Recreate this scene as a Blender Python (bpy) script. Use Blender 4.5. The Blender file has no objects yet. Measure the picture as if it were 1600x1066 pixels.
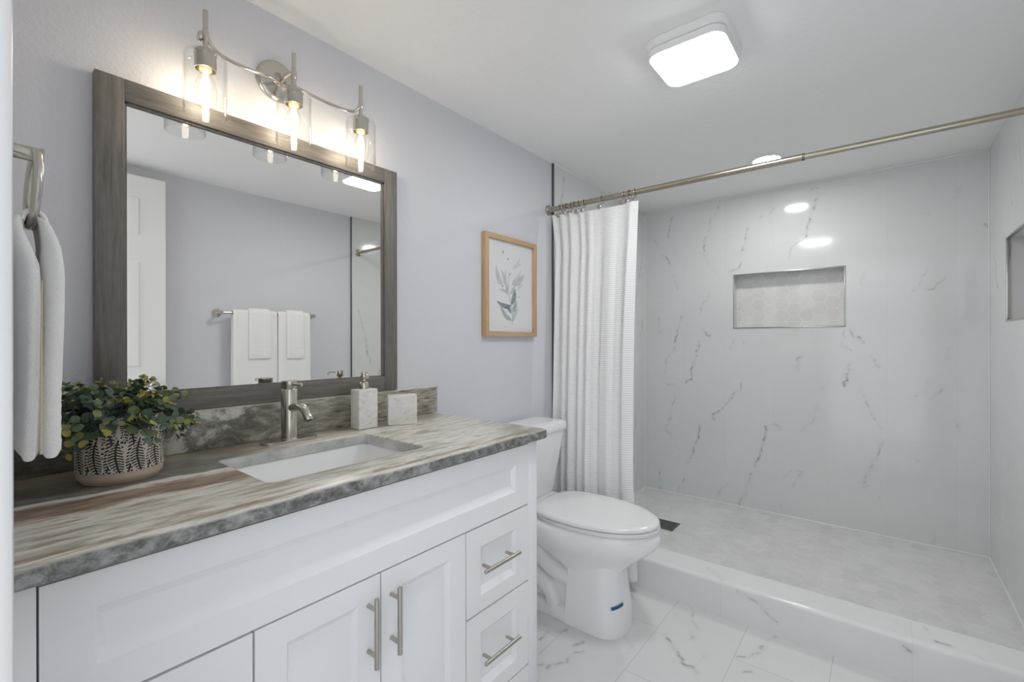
import bpy, bmesh, math, random
import numpy as np
from mathutils import Vector, Matrix, noise as mnoise
R = math.radians; PI = math.pi
random.seed(7); rng = np.random.default_rng(7)
SC = bpy.context.scene
COL = SC.collection

# ------------------------------------------------------------------ camera, world, exposure
PSI, ROLL = R(38.8), R(-0.115)
CAM = Vector((1.431, 0.0, 1.146))
cd = bpy.data.cameras.new('camera'); cd.sensor_width = 36.0; cd.lens = 36.0*718/1600
cd.clip_start = 0.02
cam = bpy.data.objects.new('camera', cd); COL.objects.link(cam)
fw = Vector((-math.sin(PSI), math.cos(PSI), 0)); r0 = Vector((math.cos(PSI), math.sin(PSI), 0)); u0 = Vector((0, 0, 1))
rt = math.cos(ROLL)*r0 + math.sin(ROLL)*u0; up = -math.sin(ROLL)*r0 + math.cos(ROLL)*u0
M = Matrix((rt, up, -fw)).transposed().to_4x4(); M.translation = CAM
cam.matrix_world = M
SC.camera = cam

W = bpy.data.worlds.new('hallway_fill'); SC.world = W; W.use_nodes = True
W.node_tree.nodes['Background'].inputs[0].default_value = (0.93, 0.96, 1.0, 1)   # even fill added in place of the open hallway behind the doorway
W.node_tree.nodes['Background'].inputs[1].default_value = 1.15

PANEL_W = 25.0      # emission of the square ceiling light
RECESS_W = 80.0     # emission of the recessed shower light
BULB_W = 38.0      # emission of the bulb filaments
SC.view_settings.view_transform = 'Standard'
SC.view_settings.look = 'None'
SC.view_settings.gamma = 1.0
SC.view_settings.use_curve_mapping = False
SC.view_settings.exposure = 0.62
SC.cycles.transparent_max_bounces = 24; SC.cycles.diffuse_bounces = 8; SC.cycles.max_bounces = 16

# ------------------------------------------------------------------ helpers
ORG = {}          # world origin of every object built here (no object is rotated)

def thing(name, label, cat, loc, group=None):
    o = bpy.data.objects.new(name, None); COL.objects.link(o)
    o.location = loc; o.empty_display_size = 0.05
    o['label'] = label; o['category'] = cat
    if group: o['group'] = group
    ORG[o.name] = Vector(loc)
    return o

def tag(o, label, cat, group=None):
    o['label'] = label; o['category'] = cat
    if group: o['group'] = group
    return o

def link(name, me, mats=None, parent=None, loc=None, smooth=35):
    """me: mesh in world coordinates.  Links it as one object."""
    o = bpy.data.objects.new(name, me); COL.objects.link(o)
    if mats is not None:
        for m in (mats if isinstance(mats, (list, tuple)) else [mats]): me.materials.append(m)
    if parent is not None:
        po = ORG[parent.name]; o.parent = parent; ORG[o.name] = po.copy()
        me.transform(Matrix.Translation(-po))
    else:
        l = Vector(loc) if loc is not None else Vector((0, 0, 0))
        o.location = l; ORG[o.name] = l; me.transform(Matrix.Translation(-l))
    if smooth:
        me.polygons.foreach_set('use_smooth', [True]*len(me.polygons))
        try: me.set_sharp_from_angle(angle=R(smooth))
        except Exception: pass
    me.update()
    return o

def label_part(o, text): o['label'] = text; return o

def struct(o):
    o['kind'] = 'structure'; return o

class MB:
    """collects shapes into one bmesh"""
    def __init__(s): s.bm = bmesh.new(); s.mi = 0
    def _merge(s, t):
        me = bpy.data.meshes.new('tmp'); t.to_mesh(me); t.free()
        n = len(s.bm.faces); s.bm.from_mesh(me); bpy.data.meshes.remove(me)
        s.bm.faces.ensure_lookup_table()
        for f in s.bm.faces[n:]: f.material_index = s.mi
        return s
    def box(s, x0, x1, y0, y1, z0, z1, bev=0.0, seg=2, mat=None):
        t = bmesh.new(); bmesh.ops.create_cube(t, size=1)
        for v in t.verts:
            v.co = Vector(((x0+x1)/2+v.co.x*(x1-x0), (y0+y1)/2+v.co.y*(y1-y0), (z0+z1)/2+v.co.z*(z1-z0)))
        if bev: bmesh.ops.bevel(t, geom=t.edges[:], offset=bev, segments=seg, profile=0.5, affect='EDGES')
        if mat is not None: t.transform(mat)
        return s._merge(t)
    def lathe(s, prof, c=(0, 0, 0), axis='z', n=32, mat=None, closed=False):
        t = bmesh.new(); rings = []
        for r, h in prof:
            if r < 1e-6: rings.append([t.verts.new((0, 0, h))])
            else: rings.append([t.verts.new((r*math.cos(2*PI*k/n), r*math.sin(2*PI*k/n), h)) for k in range(n)])
        prs = list(zip(rings, rings[1:]))
        if closed: prs.append((rings[-1], rings[0]))
        for a, b in prs:
            for k in range(n):
                k2 = (k+1) % n
                if len(a) == 1 and len(b) == 1: continue
                if len(a) == 1: t.faces.new((a[0], b[k2], b[k]))
                elif len(b) == 1: t.faces.new((a[k], a[k2], b[0]))
                else: t.faces.new((a[k], a[k2], b[k2], b[k]))
        bmesh.ops.recalc_face_normals(t, faces=t.faces[:])
        if axis == 'x': t.transform(Matrix.Rotation(PI/2, 4, 'Y'))
        if axis == 'y': t.transform(Matrix.Rotation(-PI/2, 4, 'X'))
        if mat is not None: t.transform(mat)
        t.transform(Matrix.Translation(Vector(c)))
        return s._merge(t)
    def tube(s, pts, r, n=12, cap=True, closed=False):
        pts = [Vector(p) for p in pts]; m = len(pts)
        rs = r if isinstance(r, (list, tuple)) else [r]*m
        t = bmesh.new(); rings = []; nrm = None
        for i in range(m):
            if closed: d = pts[(i+1) % m]-pts[i-1]
            else: d = pts[min(i+1, m-1)]-pts[max(i-1, 0)]
            d.normalize()
            if nrm is None:
                nrm = d.orthogonal().normalized()
            nrm = (nrm - d*nrm.dot(d)).normalized(); b = d.cross(nrm)
            rings.append([t.verts.new(pts[i]+rs[i]*(math.cos(2*PI*k/n)*nrm+math.sin(2*PI*k/n)*b)) for k in range(n)])
        seq = list(zip(rings, rings[1:])) + ([(rings[-1], rings[0])] if closed else [])
        for a, b in seq:
            for k in range(n):
                t.faces.new((a[k], a[(k+1) % n], b[(k+1) % n], b[k]))
        if cap and not closed:
            t.faces.new(rings[0][::-1]); t.faces.new(rings[-1])
        bmesh.ops.recalc_face_normals(t, faces=t.faces[:])
        return s._merge(t)
    def loft(s, rings, cap0=True, cap1=True, closed=True):
        t = bmesh.new(); vr = [[t.verts.new(p) for p in r] for r in rings]
        n = len(rings[0])
        for a, b in zip(vr, vr[1:]):
            for k in range(n if closed else n-1):
                t.faces.new((a[k], a[(k+1) % n], b[(k+1) % n], b[k]))
        if cap0: t.faces.new(vr[0][::-1])
        if cap1: t.faces.new(vr[-1])
        bmesh.ops.recalc_face_normals(t, faces=t.faces[:])
        return s._merge(t)
    def poly(s, faces):
        t = bmesh.new()
        for f in faces: t.faces.new([t.verts.new(p) for p in f])
        bmesh.ops.remove_doubles(t, verts=t.verts[:], dist=1e-6)
        return s._merge(t)
    def build(s, name, mats, parent=None, loc=None, smooth=35):
        me = bpy.data.meshes.new(name); s.bm.to_mesh(me); s.bm.free()
        return link(name, me, mats, parent, loc, smooth)

def catmull(P, n=8):
    P = [Vector(p) for p in P]; out = []
    Q = [2*P[0]-P[1]]+P+[2*P[-1]-P[-2]]
    for i in range(1, len(Q)-2):
        a, b, c, d = Q[i-1:i+3]
        for k in range(n):
            t = k/n
            out.append(0.5*((2*b)+(c-a)*t+(2*a-5*b+4*c-d)*t*t+(3*b-a-3*c+d)*t**3))
    out.append(P[-1]); return out

def rrect(cx, cy, hx, hy, r, z, n=8):
    """rounded rectangle ring in the xy plane"""
    out = []
    for sx, sy, a0 in ((1, 1, 0), (-1, 1, 90), (-1, -1, 180), (1, -1, 270)):
        for k in range(n+1):
            a = R(a0+90*k/n)
            out.append((cx+sx*(hx-r)+r*math.cos(a), cy+sy*(hy-r)+r*math.sin(a), z))
    return out

# value noise in numpy
def vnoise(p, seed=0):
    p = np.asarray(p, float); i = np.floor(p).astype(np.int64); fr = p-i; fr = fr*fr*(3-2*fr)
    def h(ix, iy, iz):
        k = (ix*374761393+iy*668265263+iz*2147483647+seed*1442695041) & 0xffffffff
        k = ((k ^ (k >> 13))*1274126177) & 0xffffffff
        return ((k ^ (k >> 16)) & 0xffff)/65535.0
    out = 0
    for dx in (0, 1):
        for dy in (0, 1):
            for dz in (0, 1):
                w = (fr[:, 0] if dx else 1-fr[:, 0])*(fr[:, 1] if dy else 1-fr[:, 1])*(fr[:, 2] if dz else 1-fr[:, 2])
                out = out+w*h(i[:, 0]+dx, i[:, 1]+dy, i[:, 2]+dz)
    return out

def vein_field(P, veins, width=0.0024):
    """strength of marble veins (3-D polylines, last item = darkness) at points P"""
    P = np.asarray(P, float)
    wob = np.stack([vnoise(P*55, s)-0.5 for s in (1, 2, 3)], 1)*0.012 + np.stack([vnoise(P*18, s)-0.5 for s in (4, 5, 6)], 1)*0.02
    Q = P+wob
    thick = 0.45+1.25*vnoise(P*30, 9)
    out = np.zeros(len(P))
    for v in veins:
        pts = np.array(v[:-1], float); s = v[-1]
        for a, b in zip(pts, pts[1:]):
            lo = np.minimum(a, b)-0.05; hi = np.maximum(a, b)+0.05
            idx = np.where(((P >= lo) & (P <= hi)).all(1))[0]
            if not len(idx): continue
            q = Q[idx]; ab = b-a; L = max(ab@ab, 1e-9)
            t = np.clip(((q-a)@ab)/L, 0, 1)
            d = np.linalg.norm(q-(a+t[:, None]*ab), axis=1)
            val = s*(np.exp(-(d/(width*thick[idx]))**2)+0.2*np.exp(-(d/0.011)**2))
            out[idx] = np.maximum(out[idx], val)
    return np.clip(out, 0, 1)

def grid_mesh(name, O, U, V, lu, lv, step, hole=None, attr=None):
    """dense rectangular sheet; hole=(u0,u1,v0,v1) left open exactly"""
    O, U, V = Vector(O), Vector(U), Vector(V)
    us = list(np.linspace(0, lu, max(2, int(lu/step)+1))); vs = list(np.linspace(0, lv, max(2, int(lv/step)+1)))
    if hole:
        for a in hole[:2]: us[int(np.argmin(np.abs(np.array(us)-a)))] = a
        for a in hole[2:]: vs[int(np.argmin(np.abs(np.array(vs)-a)))] = a
    us = np.array(us); vs = np.array(vs); nu, nv = len(us), len(vs)
    uu, vv = np.meshgrid(us, vs, indexing='ij')
    P = np.array(O)[None]+uu.reshape(-1, 1)*np.array(U)[None]+vv.reshape(-1, 1)*np.array(V)[None]
    ii, jj = np.meshgrid(np.arange(nu-1), np.arange(nv-1), indexing='ij'); ii = ii.ravel(); jj = jj.ravel()
    if hole:
        cu = (us[ii]+us[ii+1])/2; cv = (vs[jj]+vs[jj+1])/2
        keep = ~((cu > hole[0]) & (cu < hole[1]) & (cv > hole[2]) & (cv < hole[3])); ii = ii[keep]; jj = jj[keep]
    F = np.stack([ii*nv+jj, (ii+1)*nv+jj, (ii+1)*nv+jj+1, ii*nv+jj+1], 1)
    return raw_mesh(name, P, F), P

def raw_mesh(name, P, F):
    me = bpy.data.meshes.new(name)
    P = np.asarray(P, np.float32); F = np.asarray(F, np.int32)
    me.vertices.add(len(P)); me.vertices.foreach_set('co', P.ravel())
    k = F.shape[1]
    me.loops.add(F.size); me.loops.foreach_set('vertex_index', F.ravel())
    me.polygons.add(len(F)); me.polygons.foreach_set('loop_start', np.arange(0, F.size, k, dtype=np.int32))
    me.update(calc_edges=True); me.validate()
    return me

def set_attr(me, name, vals):
    a = me.attributes.new(name, 'FLOAT', 'POINT'); a.data.foreach_set('value', np.asarray(vals, np.float32))

# ------------------------------------------------------------------ materials
def lin(r, g, b):
    f = lambda c: (c/255/12.92) if c/255 <= 0.04045 else ((c/255+0.055)/1.055)**2.4
    return (f(r), f(g), f(b), 1)

class NT:
    def __init__(s, name):
        s.m = bpy.data.materials.new(name); s.m.use_nodes = True
        s.t = s.m.node_tree; s.b = s.t.nodes['Principled BSDF']; s.out = s.t.nodes['Material Output']
        s.tc = None
    def n(s, typ, **kw):
        x = s.t.nodes.new(typ)
        for k, v in kw.items():
            if k in x.inputs: s.set(x.inputs[k], v)
            else: setattr(x, k, v)
        return x
    def set(s, inp, v):
        if isinstance(v, bpy.types.NodeSocket): s.t.links.new(v, inp)
        else:
            try: inp.default_value = v
            except Exception: inp.default_value = (v, v, v)
    def coord(s, kind='Object', scale=None, rot=None, loc=None):
        if s.tc is None: s.tc = s.n('ShaderNodeTexCoord')
        o = s.tc.outputs[kind]
        if scale or rot or loc:
            mp = s.n('ShaderNodeMapping'); s.t.links.new(o, mp.inputs[0])
            if scale: mp.inputs['Scale'].default_value = scale
            if rot: mp.inputs['Rotation'].default_value = rot
            if loc: mp.inputs['Location'].default_value = loc
            o = mp.outputs[0]
        return o
    def noise(s, vec, scale, detail=3, rough=0.5, dist=0.0):
        x = s.n('ShaderNodeTexNoise'); s.t.links.new(vec, x.inputs['Vector'])
        x.inputs['Scale'].default_value = scale; x.inputs['Detail'].default_value = detail
        x.inputs['Roughness'].default_value = rough; x.inputs['Distortion'].default_value = dist
        return x.outputs[0]
    def math(s, op, a, b=0.0, c=None, clamp=False):
        x = s.n('ShaderNodeMath', operation=op, use_clamp=clamp)
        s.set(x.inputs[0], a); s.set(x.inputs[1], b)
        if c is not None: s.set(x.inputs[2], c)
        return x.outputs[0]
    def ramp(s, fac, stops, interp='LINEAR'):
        x = s.n('ShaderNodeValToRGB'); s.t.links.new(fac, x.inputs[0]); cr = x.color_ramp; cr.interpolation = interp
        while len(cr.elements) > 1: cr.elements.remove(cr.elements[-1])
        cr.elements[0].position = stops[0][0]; cr.elements[0].color = stops[0][1]
        for p, c in stops[1:]:
            e = cr.elements.new(p); e.color = c
        return x.outputs[0]
    def mix(s, fac, a, b, blend='MIX'):
        x = s.n('ShaderNodeMix', data_type='RGBA', blend_type=blend)
        s.set(x.inputs[0], fac); s.set(x.inputs[6], a); s.set(x.inputs[7], b)
        return x.outputs[2]
    def smooth(s, v, a, b):
        x = s.n('ShaderNodeMapRange', interpolation_type='SMOOTHSTEP')
        s.set(x.inputs[0], v); x.inputs[1].default_value = a; x.inputs[2].default_value = b
        return x.outputs[0]
    def sep(s, vec):
        x = s.n('ShaderNodeSeparateXYZ'); s.t.links.new(vec, x.inputs[0]); return x.outputs
    def comb(s, a, b, c):
        x = s.n('ShaderNodeCombineXYZ'); s.set(x.inputs[0], a); s.set(x.inputs[1], b); s.set(x.inputs[2], c); return x.outputs[0]
    def attr(s, name):
        return s.n('ShaderNodeAttribute', attribute_name=name).outputs['Fac']
    def bump(s, h, strength=0.3, dist=0.002):
        x = s.n('ShaderNodeBump'); s.t.links.new(h, x.inputs['Height'])
        x.inputs['Strength'].default_value = strength; x.inputs['Distance'].default_value = dist
        s.t.links.new(x.outputs[0], s.b.inputs['Normal'])
    def fin(s, col=None, rough=0.5, metal=0.0, spec=0.5, **kw):
        if col is not None: s.set(s.b.inputs['Base Color'], col)
        s.set(s.b.inputs['Roughness'], rough); s.set(s.b.inputs['Metallic'], metal)
        s.b.inputs['Specular IOR Level'].default_value = spec
        for k, v in kw.items(): s.set(s.b.inputs[k], v)
        return s.m

def g(v, t=None): return (v, v, v, 1)

def m_paint(name, col, scale, strength, rough=0.6, spec=0.3):
    t = NT(name); c = t.coord()
    n1 = t.noise(c, scale, 3, 0.55)
    t.bump(n1, strength, 0.0025)
    n2 = t.noise(c, 3.0, 2)
    cc = t.mix(t.math('MULTIPLY', n2, 0.06), col, (col[0]*0.9, col[1]*0.9, col[2]*0.9, 1))
    return t.fin(cc, rough, spec=spec)

def m_plain(name, col, rough=0.4, spec=0.5, var=0.03, scale=12):
    t = NT(name); n2 = t.noise(t.coord(), scale, 2)
    cc = t.mix(n2, col, (col[0]*(1-var), col[1]*(1-var), col[2]*(1-var), 1))
    return t.fin(cc, rough, spec=spec)

def m_metal(name, col, rough=0.28, stretch=(30, 30, 30)):
    t = NT(name); n1 = t.noise(t.coord(scale=stretch), 0.6, 2)
    r = t.math('MULTIPLY_ADD', n1, 0.03, rough-0.015)
    cc = t.mix(n1, col, (col[0]*0.95, col[1]*0.95, col[2]*0.95, 1))
    return t.fin(cc, r, 1.0)

def m_marble(name, base, veincol, tile=None, rough=0.12, cloud=0.05, grout=(0.66, 0.67, 0.67, 1), coat=0.0):
    """light marble tile; the 'vein' attribute carries the drawn veins; tile=(axis_u, axis_v, du, dv, ou, ov, shift)"""
    t = NT(name); c = t.coord(); s = t.sep(c)
    cl = t.noise(c, 5.0, 4, 0.6, 0.6)
    col = t.mix(cl, base, (base[0]*(1-cloud*2), base[1]*(1-cloud*2), base[2]*(1-cloud*2), 1))
    fine = t.noise(c, 70, 4, 0.65)
    v = t.math('MULTIPLY', t.attr('vein'), t.smooth(fine, 0.25, 0.55), clamp=True)
    col = t.mix(v, col, veincol)
    if tile:
        au, av, du, dv, ou, ov = tile
        u = t.math('DIVIDE', t.math('SUBTRACT', s[au], ou), du); w = t.math('DIVIDE', t.math('SUBTRACT', s[av], ov), dv)
        cu = t.math('FLOOR', u); par = t.math('FLOORED_MODULO', cu, 2.0)
        w2 = t.math('MULTIPLY_ADD', par, 0.5, w)
        fu = t.math('ABSOLUTE', t.math('SUBTRACT', t.math('FRACT', u), 0.5)); fv = t.math('ABSOLUTE', t.math('SUBTRACT', t.math('FRACT', w2), 0.5))
        gu = t.math('GREATER_THAN', fu, 0.5-0.0011/du); gv = t.math('GREATER_THAN', fv, 0.5-0.0011/dv)
        gr = t.math('MAXIMUM', gu, gv)
        wn = t.n('ShaderNodeTexWhiteNoise', noise_dimensions='2D'); t.t.links.new(t.comb(cu, t.math('FLOOR', w2), 0.0), wn.inputs['Vector'])
        col = t.mix(t.math('MULTIPLY', wn.outputs[0], 0.035), col, (0.2, 0.2, 0.2, 1))
        col = t.mix(t.math('MULTIPLY', gr, 0.65), col, grout)
        rough = t.math('MULTIPLY_ADD', gr, 0.08, rough)
    return t.fin(col, rough)
# ------------------------------------------------------------------ measured vein and leaf lines (metres)
BACK_VEINS=[[[0.552,2.124],[0.544,2.038],[0.504,2.028],[0.488,1.929],[0.455,1.849],[0.442,1.774],0.7],[[0.442,1.774],[0.487,1.692],[0.519,1.622],0.25],[[0.23,2.058],[0.207,1.973],[0.194,1.915],0.8],[[0.069,1.93],[0.116,1.86],0.3],[[0.216,1.838],[0.242,1.822],0.5],[[0.147,1.783],[0.18,1.761],[0.212,1.719],0.9],[[0.233,1.631],[0.259,1.531],0.3],[[0.734,1.9],[0.719,1.821],[0.689,1.736],[0.674,1.64],[0.629,1.615],0.7],[[1.125,2.022],[1.103,1.94],[1.075,1.862],[1.053,1.79],0.9],[[1.053,1.79],[1.01,1.765],[0.986,1.73],[0.973,1.671],0.5],[[0.883,2.002],[0.862,1.979],0.7],[[0.813,1.967],[0.803,1.948],0.7],[[1.088,2.092],[1.131,2.09],0.5],[[0.598,1.904],[0.626,1.867],0.3],[[0.487,1.481],[0.479,1.456],[0.438,1.416],[0.43,1.339],0.55],[[0.299,1.326],[0.268,1.239],[0.241,1.151],[0.228,1.062],0.95],[[0.434,1.219],[0.462,1.193],[0.49,1.171],0.95],[[0.124,1.315],[0.114,1.242],[0.133,1.206],0.55],[[0.421,1.133],[0.396,1.03],[0.362,0.943],[0.357,0.873],[0.319,0.845],0.95],[[0.196,1.062],[0.178,0.972],[0.15,0.881],0.45],[[0.196,0.811],[0.228,0.819],0.9],[[0.24,0.752],[0.213,0.598],[0.168,0.486],[0.209,0.455],0.5],[[0.688,0.857],[0.685,0.821],[0.65,0.789],[0.604,0.72],[0.549,0.657],[0.517,0.628],[0.517,0.595],1.0],[[0.646,1.153],[0.628,1.092],0.35],[[0.696,1.158],[0.703,1.109],0.25],[[1.048,1.051],[1.022,1.035],[1.015,0.951],0.65],[[1.28,1.213],[1.303,1.169],[1.337,1.155],[1.35,1.131],0.95],[[1.256,1.206],[1.239,1.119],[1.268,1.098],[1.289,1.084],0.35],[[1.291,1.012],[1.273,0.947],[1.254,0.874],1.0],[[1.381,1.057],[1.409,1.015],[1.425,0.984],0.5],[[1.365,1.549],[1.337,1.473],0.4],[[1.632,1.543],[1.602,1.439],[1.577,1.421],0.4],[[1.602,1.433],[1.631,1.417],[1.656,1.429],[1.699,1.484],0.35],[[1.626,0.916],[1.601,0.848],[1.571,0.829],0.5],[[1.601,0.844],[1.635,0.824],[1.65,0.838],[1.698,0.89],0.4],[[1.336,0.858],[1.353,0.795],[1.381,0.741],[1.403,0.674],[1.424,0.648],0.45],[[1.166,0.861],[1.142,0.838],0.3],[[1.129,0.74],[1.12,0.72],0.85],[[1.117,0.68],[1.098,0.641],[1.037,0.577],0.35],[[0.874,0.601],[0.915,0.582],0.5],[[1.749,0.711],[1.754,0.667],0.5],[[1.85,1.752],[1.867,1.74],0.7],[[1.756,1.952],[1.746,1.909],0.5],[[1.622,1.848],[1.642,1.842],0.4],[[1.009,1.222],[0.996,1.172],0.4],[[1.708,1.101],[1.712,1.056],0.25],[[0.421,0.535],[0.394,0.413],[0.358,0.315],[0.325,0.254],1.0],[[0.303,0.148],[0.275,0.077],[0.261,0.008],0.95],[[0.843,0.584],[0.828,0.489],[0.797,0.4],[0.779,0.312],1.0],[[0.751,0.265],[0.727,0.183],[0.712,0.111],[0.68,0.052],[0.664,-0.004],0.75],[[0.594,0.157],[0.557,0.088],[0.518,0.044],[0.512,0.015],0.9],[[0.171,0.516],[0.161,0.477],[0.209,0.444],0.5],[[0.219,0.427],[0.284,0.304],0.3],[[0.121,0.163],[0.131,0.019],0.6],[[1.432,0.57],[1.415,0.501],[1.391,0.423],[1.362,0.35],[1.34,0.279],0.9],[[0.937,0.256],[0.994,0.316],[1.049,0.318],[0.994,0.218],0.3],[[1.566,0.495],[1.603,0.472],0.3],[[1.66,0.07],[1.644,0.045],0.7],[[1.426,0.229],[1.426,0.17],0.25],[[0.923,0.08],[0.922,0.039],0.25],[[1.751,0.715],[1.756,0.668],0.5]]
FLOOR_VEINS=[[[0.399,1.502],[0.405,1.468],[0.399,1.439],0.8],[[0.451,1.553],[0.435,1.501],0.7],[[0.55,1.569],[0.542,1.535],[0.531,1.494],0.7],[[0.569,1.493],[0.553,1.454],[0.544,1.409],[0.53,1.366],[0.52,1.334],0.8],[[0.48,1.326],[0.499,1.345],0.8],[[0.78,1.758],[0.82,1.725],[0.846,1.697],[0.855,1.679],[0.872,1.672],[0.889,1.649],[0.911,1.651],[0.932,1.625],1.0],[[0.788,2.029],[0.825,1.935],[0.862,1.871],0.5],[[0.843,1.847],[0.868,1.79],[0.887,1.787],0.5],[[0.611,1.775],[0.647,1.69],[0.697,1.609],0.5],[[0.52,2.007],[0.535,1.992],0.6],[[0.934,1.747],[0.922,1.671],0.3],[[0.732,1.768],[0.772,1.78],0.4],[[1.133,2.046],[1.1,1.981],[1.078,1.908],[1.071,1.857],[1.05,1.815],[1.022,1.809],0.9],[[1.133,2.046],[1.163,2.08],0.5],[[1.056,1.73],[1.083,1.752],0.6],[[0.527,1.999],[0.601,1.899],0.5],[[0.69,1.625],[0.707,1.567],0.5]]
CURB_FRONT=[[[0.972,2.03,0.131],[1.038,2.03,0.108],[1.092,2.03,0.067],[1.114,2.03,0.057],0.5],[[1.488,2.03,0.12],[1.507,2.03,0.107],0.8]]
CURB_TOP=[[[0.839,2.117,0.145],[0.909,2.048,0.145],[0.948,2.033,0.145],0.6],[[1.573,2.066,0.145],[1.603,2.066,0.145],1.0],[[1.533,2.026,0.145],[1.548,2.027,0.145],0.9],[[1.542,2.146,0.145],[1.554,2.12,0.145],0.4],[[1.245,2.191,0.145],[1.271,2.177,0.145],0.6],[[1.667,2.055,0.145],[1.688,2.042,0.145],0.5],[[1.442,2.162,0.145],[1.476,2.113,0.145],0.3]]
LEAVES=[[[1.765,1.246],[1.674,1.317],0.0247,2],[[1.77,1.24],[1.818,1.308],0.0285,1],[[1.76,1.281],[1.71,1.322],0.0209,3],[[1.77,1.288],[1.799,1.349],0.0285,2],[[1.759,1.319],[1.647,1.338],0.0247,3],[[1.76,1.323],[1.789,1.408],0.0323,3],[[1.742,1.374],[1.665,1.391],0.0152,1],[[1.696,1.408],[1.644,1.508],0.0285,1],[[1.707,1.418],[1.683,1.49],0.019,1],[[1.733,1.385],[1.719,1.495],0.0171,1],[[1.687,1.413],[1.622,1.418],0.0057,0],[[1.761,1.423],[1.868,1.485],0.038,1],[[1.809,1.397],[1.858,1.432],0.019,0],[[1.785,1.502],[1.829,1.568],0.0228,0],[[1.771,1.501],[1.843,1.531],0.0209,0],[[1.692,1.562],[1.704,1.585],0.0066,3],[[1.726,1.542],[1.741,1.553],0.0057,3],[[1.742,1.461],[1.757,1.48],0.0057,3],[[1.794,1.36],[1.84,1.364],0.0047,1],[[1.687,1.41],[1.701,1.409],0.0057,3],[[1.751,1.375],[1.785,1.425],0.019,1],[[1.725,1.373],[1.742,1.421],0.0114,2],[[1.766,1.429],[1.838,1.503],0.0285,0]]
STEM=[[1.765,1.225],[1.768,1.264],[1.759,1.317],[1.742,1.368],[1.733,1.42],[1.742,1.468]]
WALLP = m_paint('wall_paint', (0.675, 0.68, 0.718, 1), 95, 0.6)
CEILP = m_paint('ceiling_texture', (0.90, 0.90, 0.895, 1), 38, 0.9, 0.8)
TRIMW = m_plain('white_trim_paint', (0.70, 0.70, 0.70, 1), 0.35)
DOORW = m_plain('white_door_paint', (0.86, 0.865, 0.865, 1), 0.4)
CABW = m_plain('white_cabinet_lacquer', (0.88, 0.885, 0.90, 1), 0.38, 0.4, 0.015)
GAPD = m_plain('painted_gap_shade', (0.10, 0.10, 0.10, 1), 0.8)  # dark colour standing in for shade between the cabinet fronts
CERAM = m_plain('white_vitreous_china', (0.88, 0.885, 0.89, 1), 0.07, 0.6, 0.01)
SEATM = m_plain('white_seat_plastic', (0.77, 0.775, 0.775, 1), 0.16, 0.5, 0.01)
NICKEL = m_metal('brushed_nickel', (0.60, 0.57, 0.52, 1), 0.22)
NICKELB = m_metal('brushed_nickel_bars', (0.50, 0.475, 0.43, 1), 0.30)
RODM = m_metal('rod_nickel', (0.46, 0.42, 0.34, 1), 0.27)
STEEL = m_metal('brushed_steel_trim', (0.52, 0.51, 0.49, 1), 0.25)
DARKM = m_metal('dark_metal_edge', (0.20, 0.20, 0.20, 1), 0.4)
BLACK = m_plain('black_recess', (0.012, 0.012, 0.012, 1), 0.6)
TAPE = m_plain('blue_tape', (0.012, 0.11, 0.26, 1), 0.5)
VEINC = (0.20, 0.195, 0.19, 1)
MARB = (0.735, 0.75, 0.75, 1)
WALLTILE = m_marble('marble_wall_tile_back', MARB, VEINC, (0, 2, 0.2885, 0.60, 0.014, 0.277), 0.10, 0.03)
SIDETILE = m_marble('marble_wall_tile_side', MARB, VEINC, (1, 2, 0.2885, 0.60, 0.23, 0.277), 0.10, 0.03)
FLOORT = m_marble('marble_floor_tile', (0.755, 0.76, 0.755, 1), (0.27, 0.25, 0.225, 1), (0, 1, 0.2805, 0.60, 0.171, 0.292), 0.14, 0.03, (0.42, 0.42, 0.41, 1))
CURBM = m_marble('marble_curb_tile', (0.83, 0.83, 0.825, 1), (0.25, 0.24, 0.23, 1), (0, 1, 0.60, 9.0, 0.31, -5.0), 0.12, 0.05)

def m_hex():
    t = NT('marble_hex_mosaic'); c = t.coord(); tone = t.attr('tone'); gap = t.attr('gap')
    cl = t.noise(t.coord(scale=(1, 1.5, 1)), 11, 3, 0.55, 0.6)
    col = t.ramp(cl, [(0.3, (0.70, 0.70, 0.69, 1)), (0.7, (0.78, 0.78, 0.77, 1))])
    col = t.mix(t.math('MULTIPLY', tone, 0.22), col, (0.34, 0.34, 0.34, 1))
    col = t.mix(gap, col, (0.83, 0.83, 0.82, 1))
    return t.fin(col, 0.35)
HEXM = m_hex()

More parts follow.
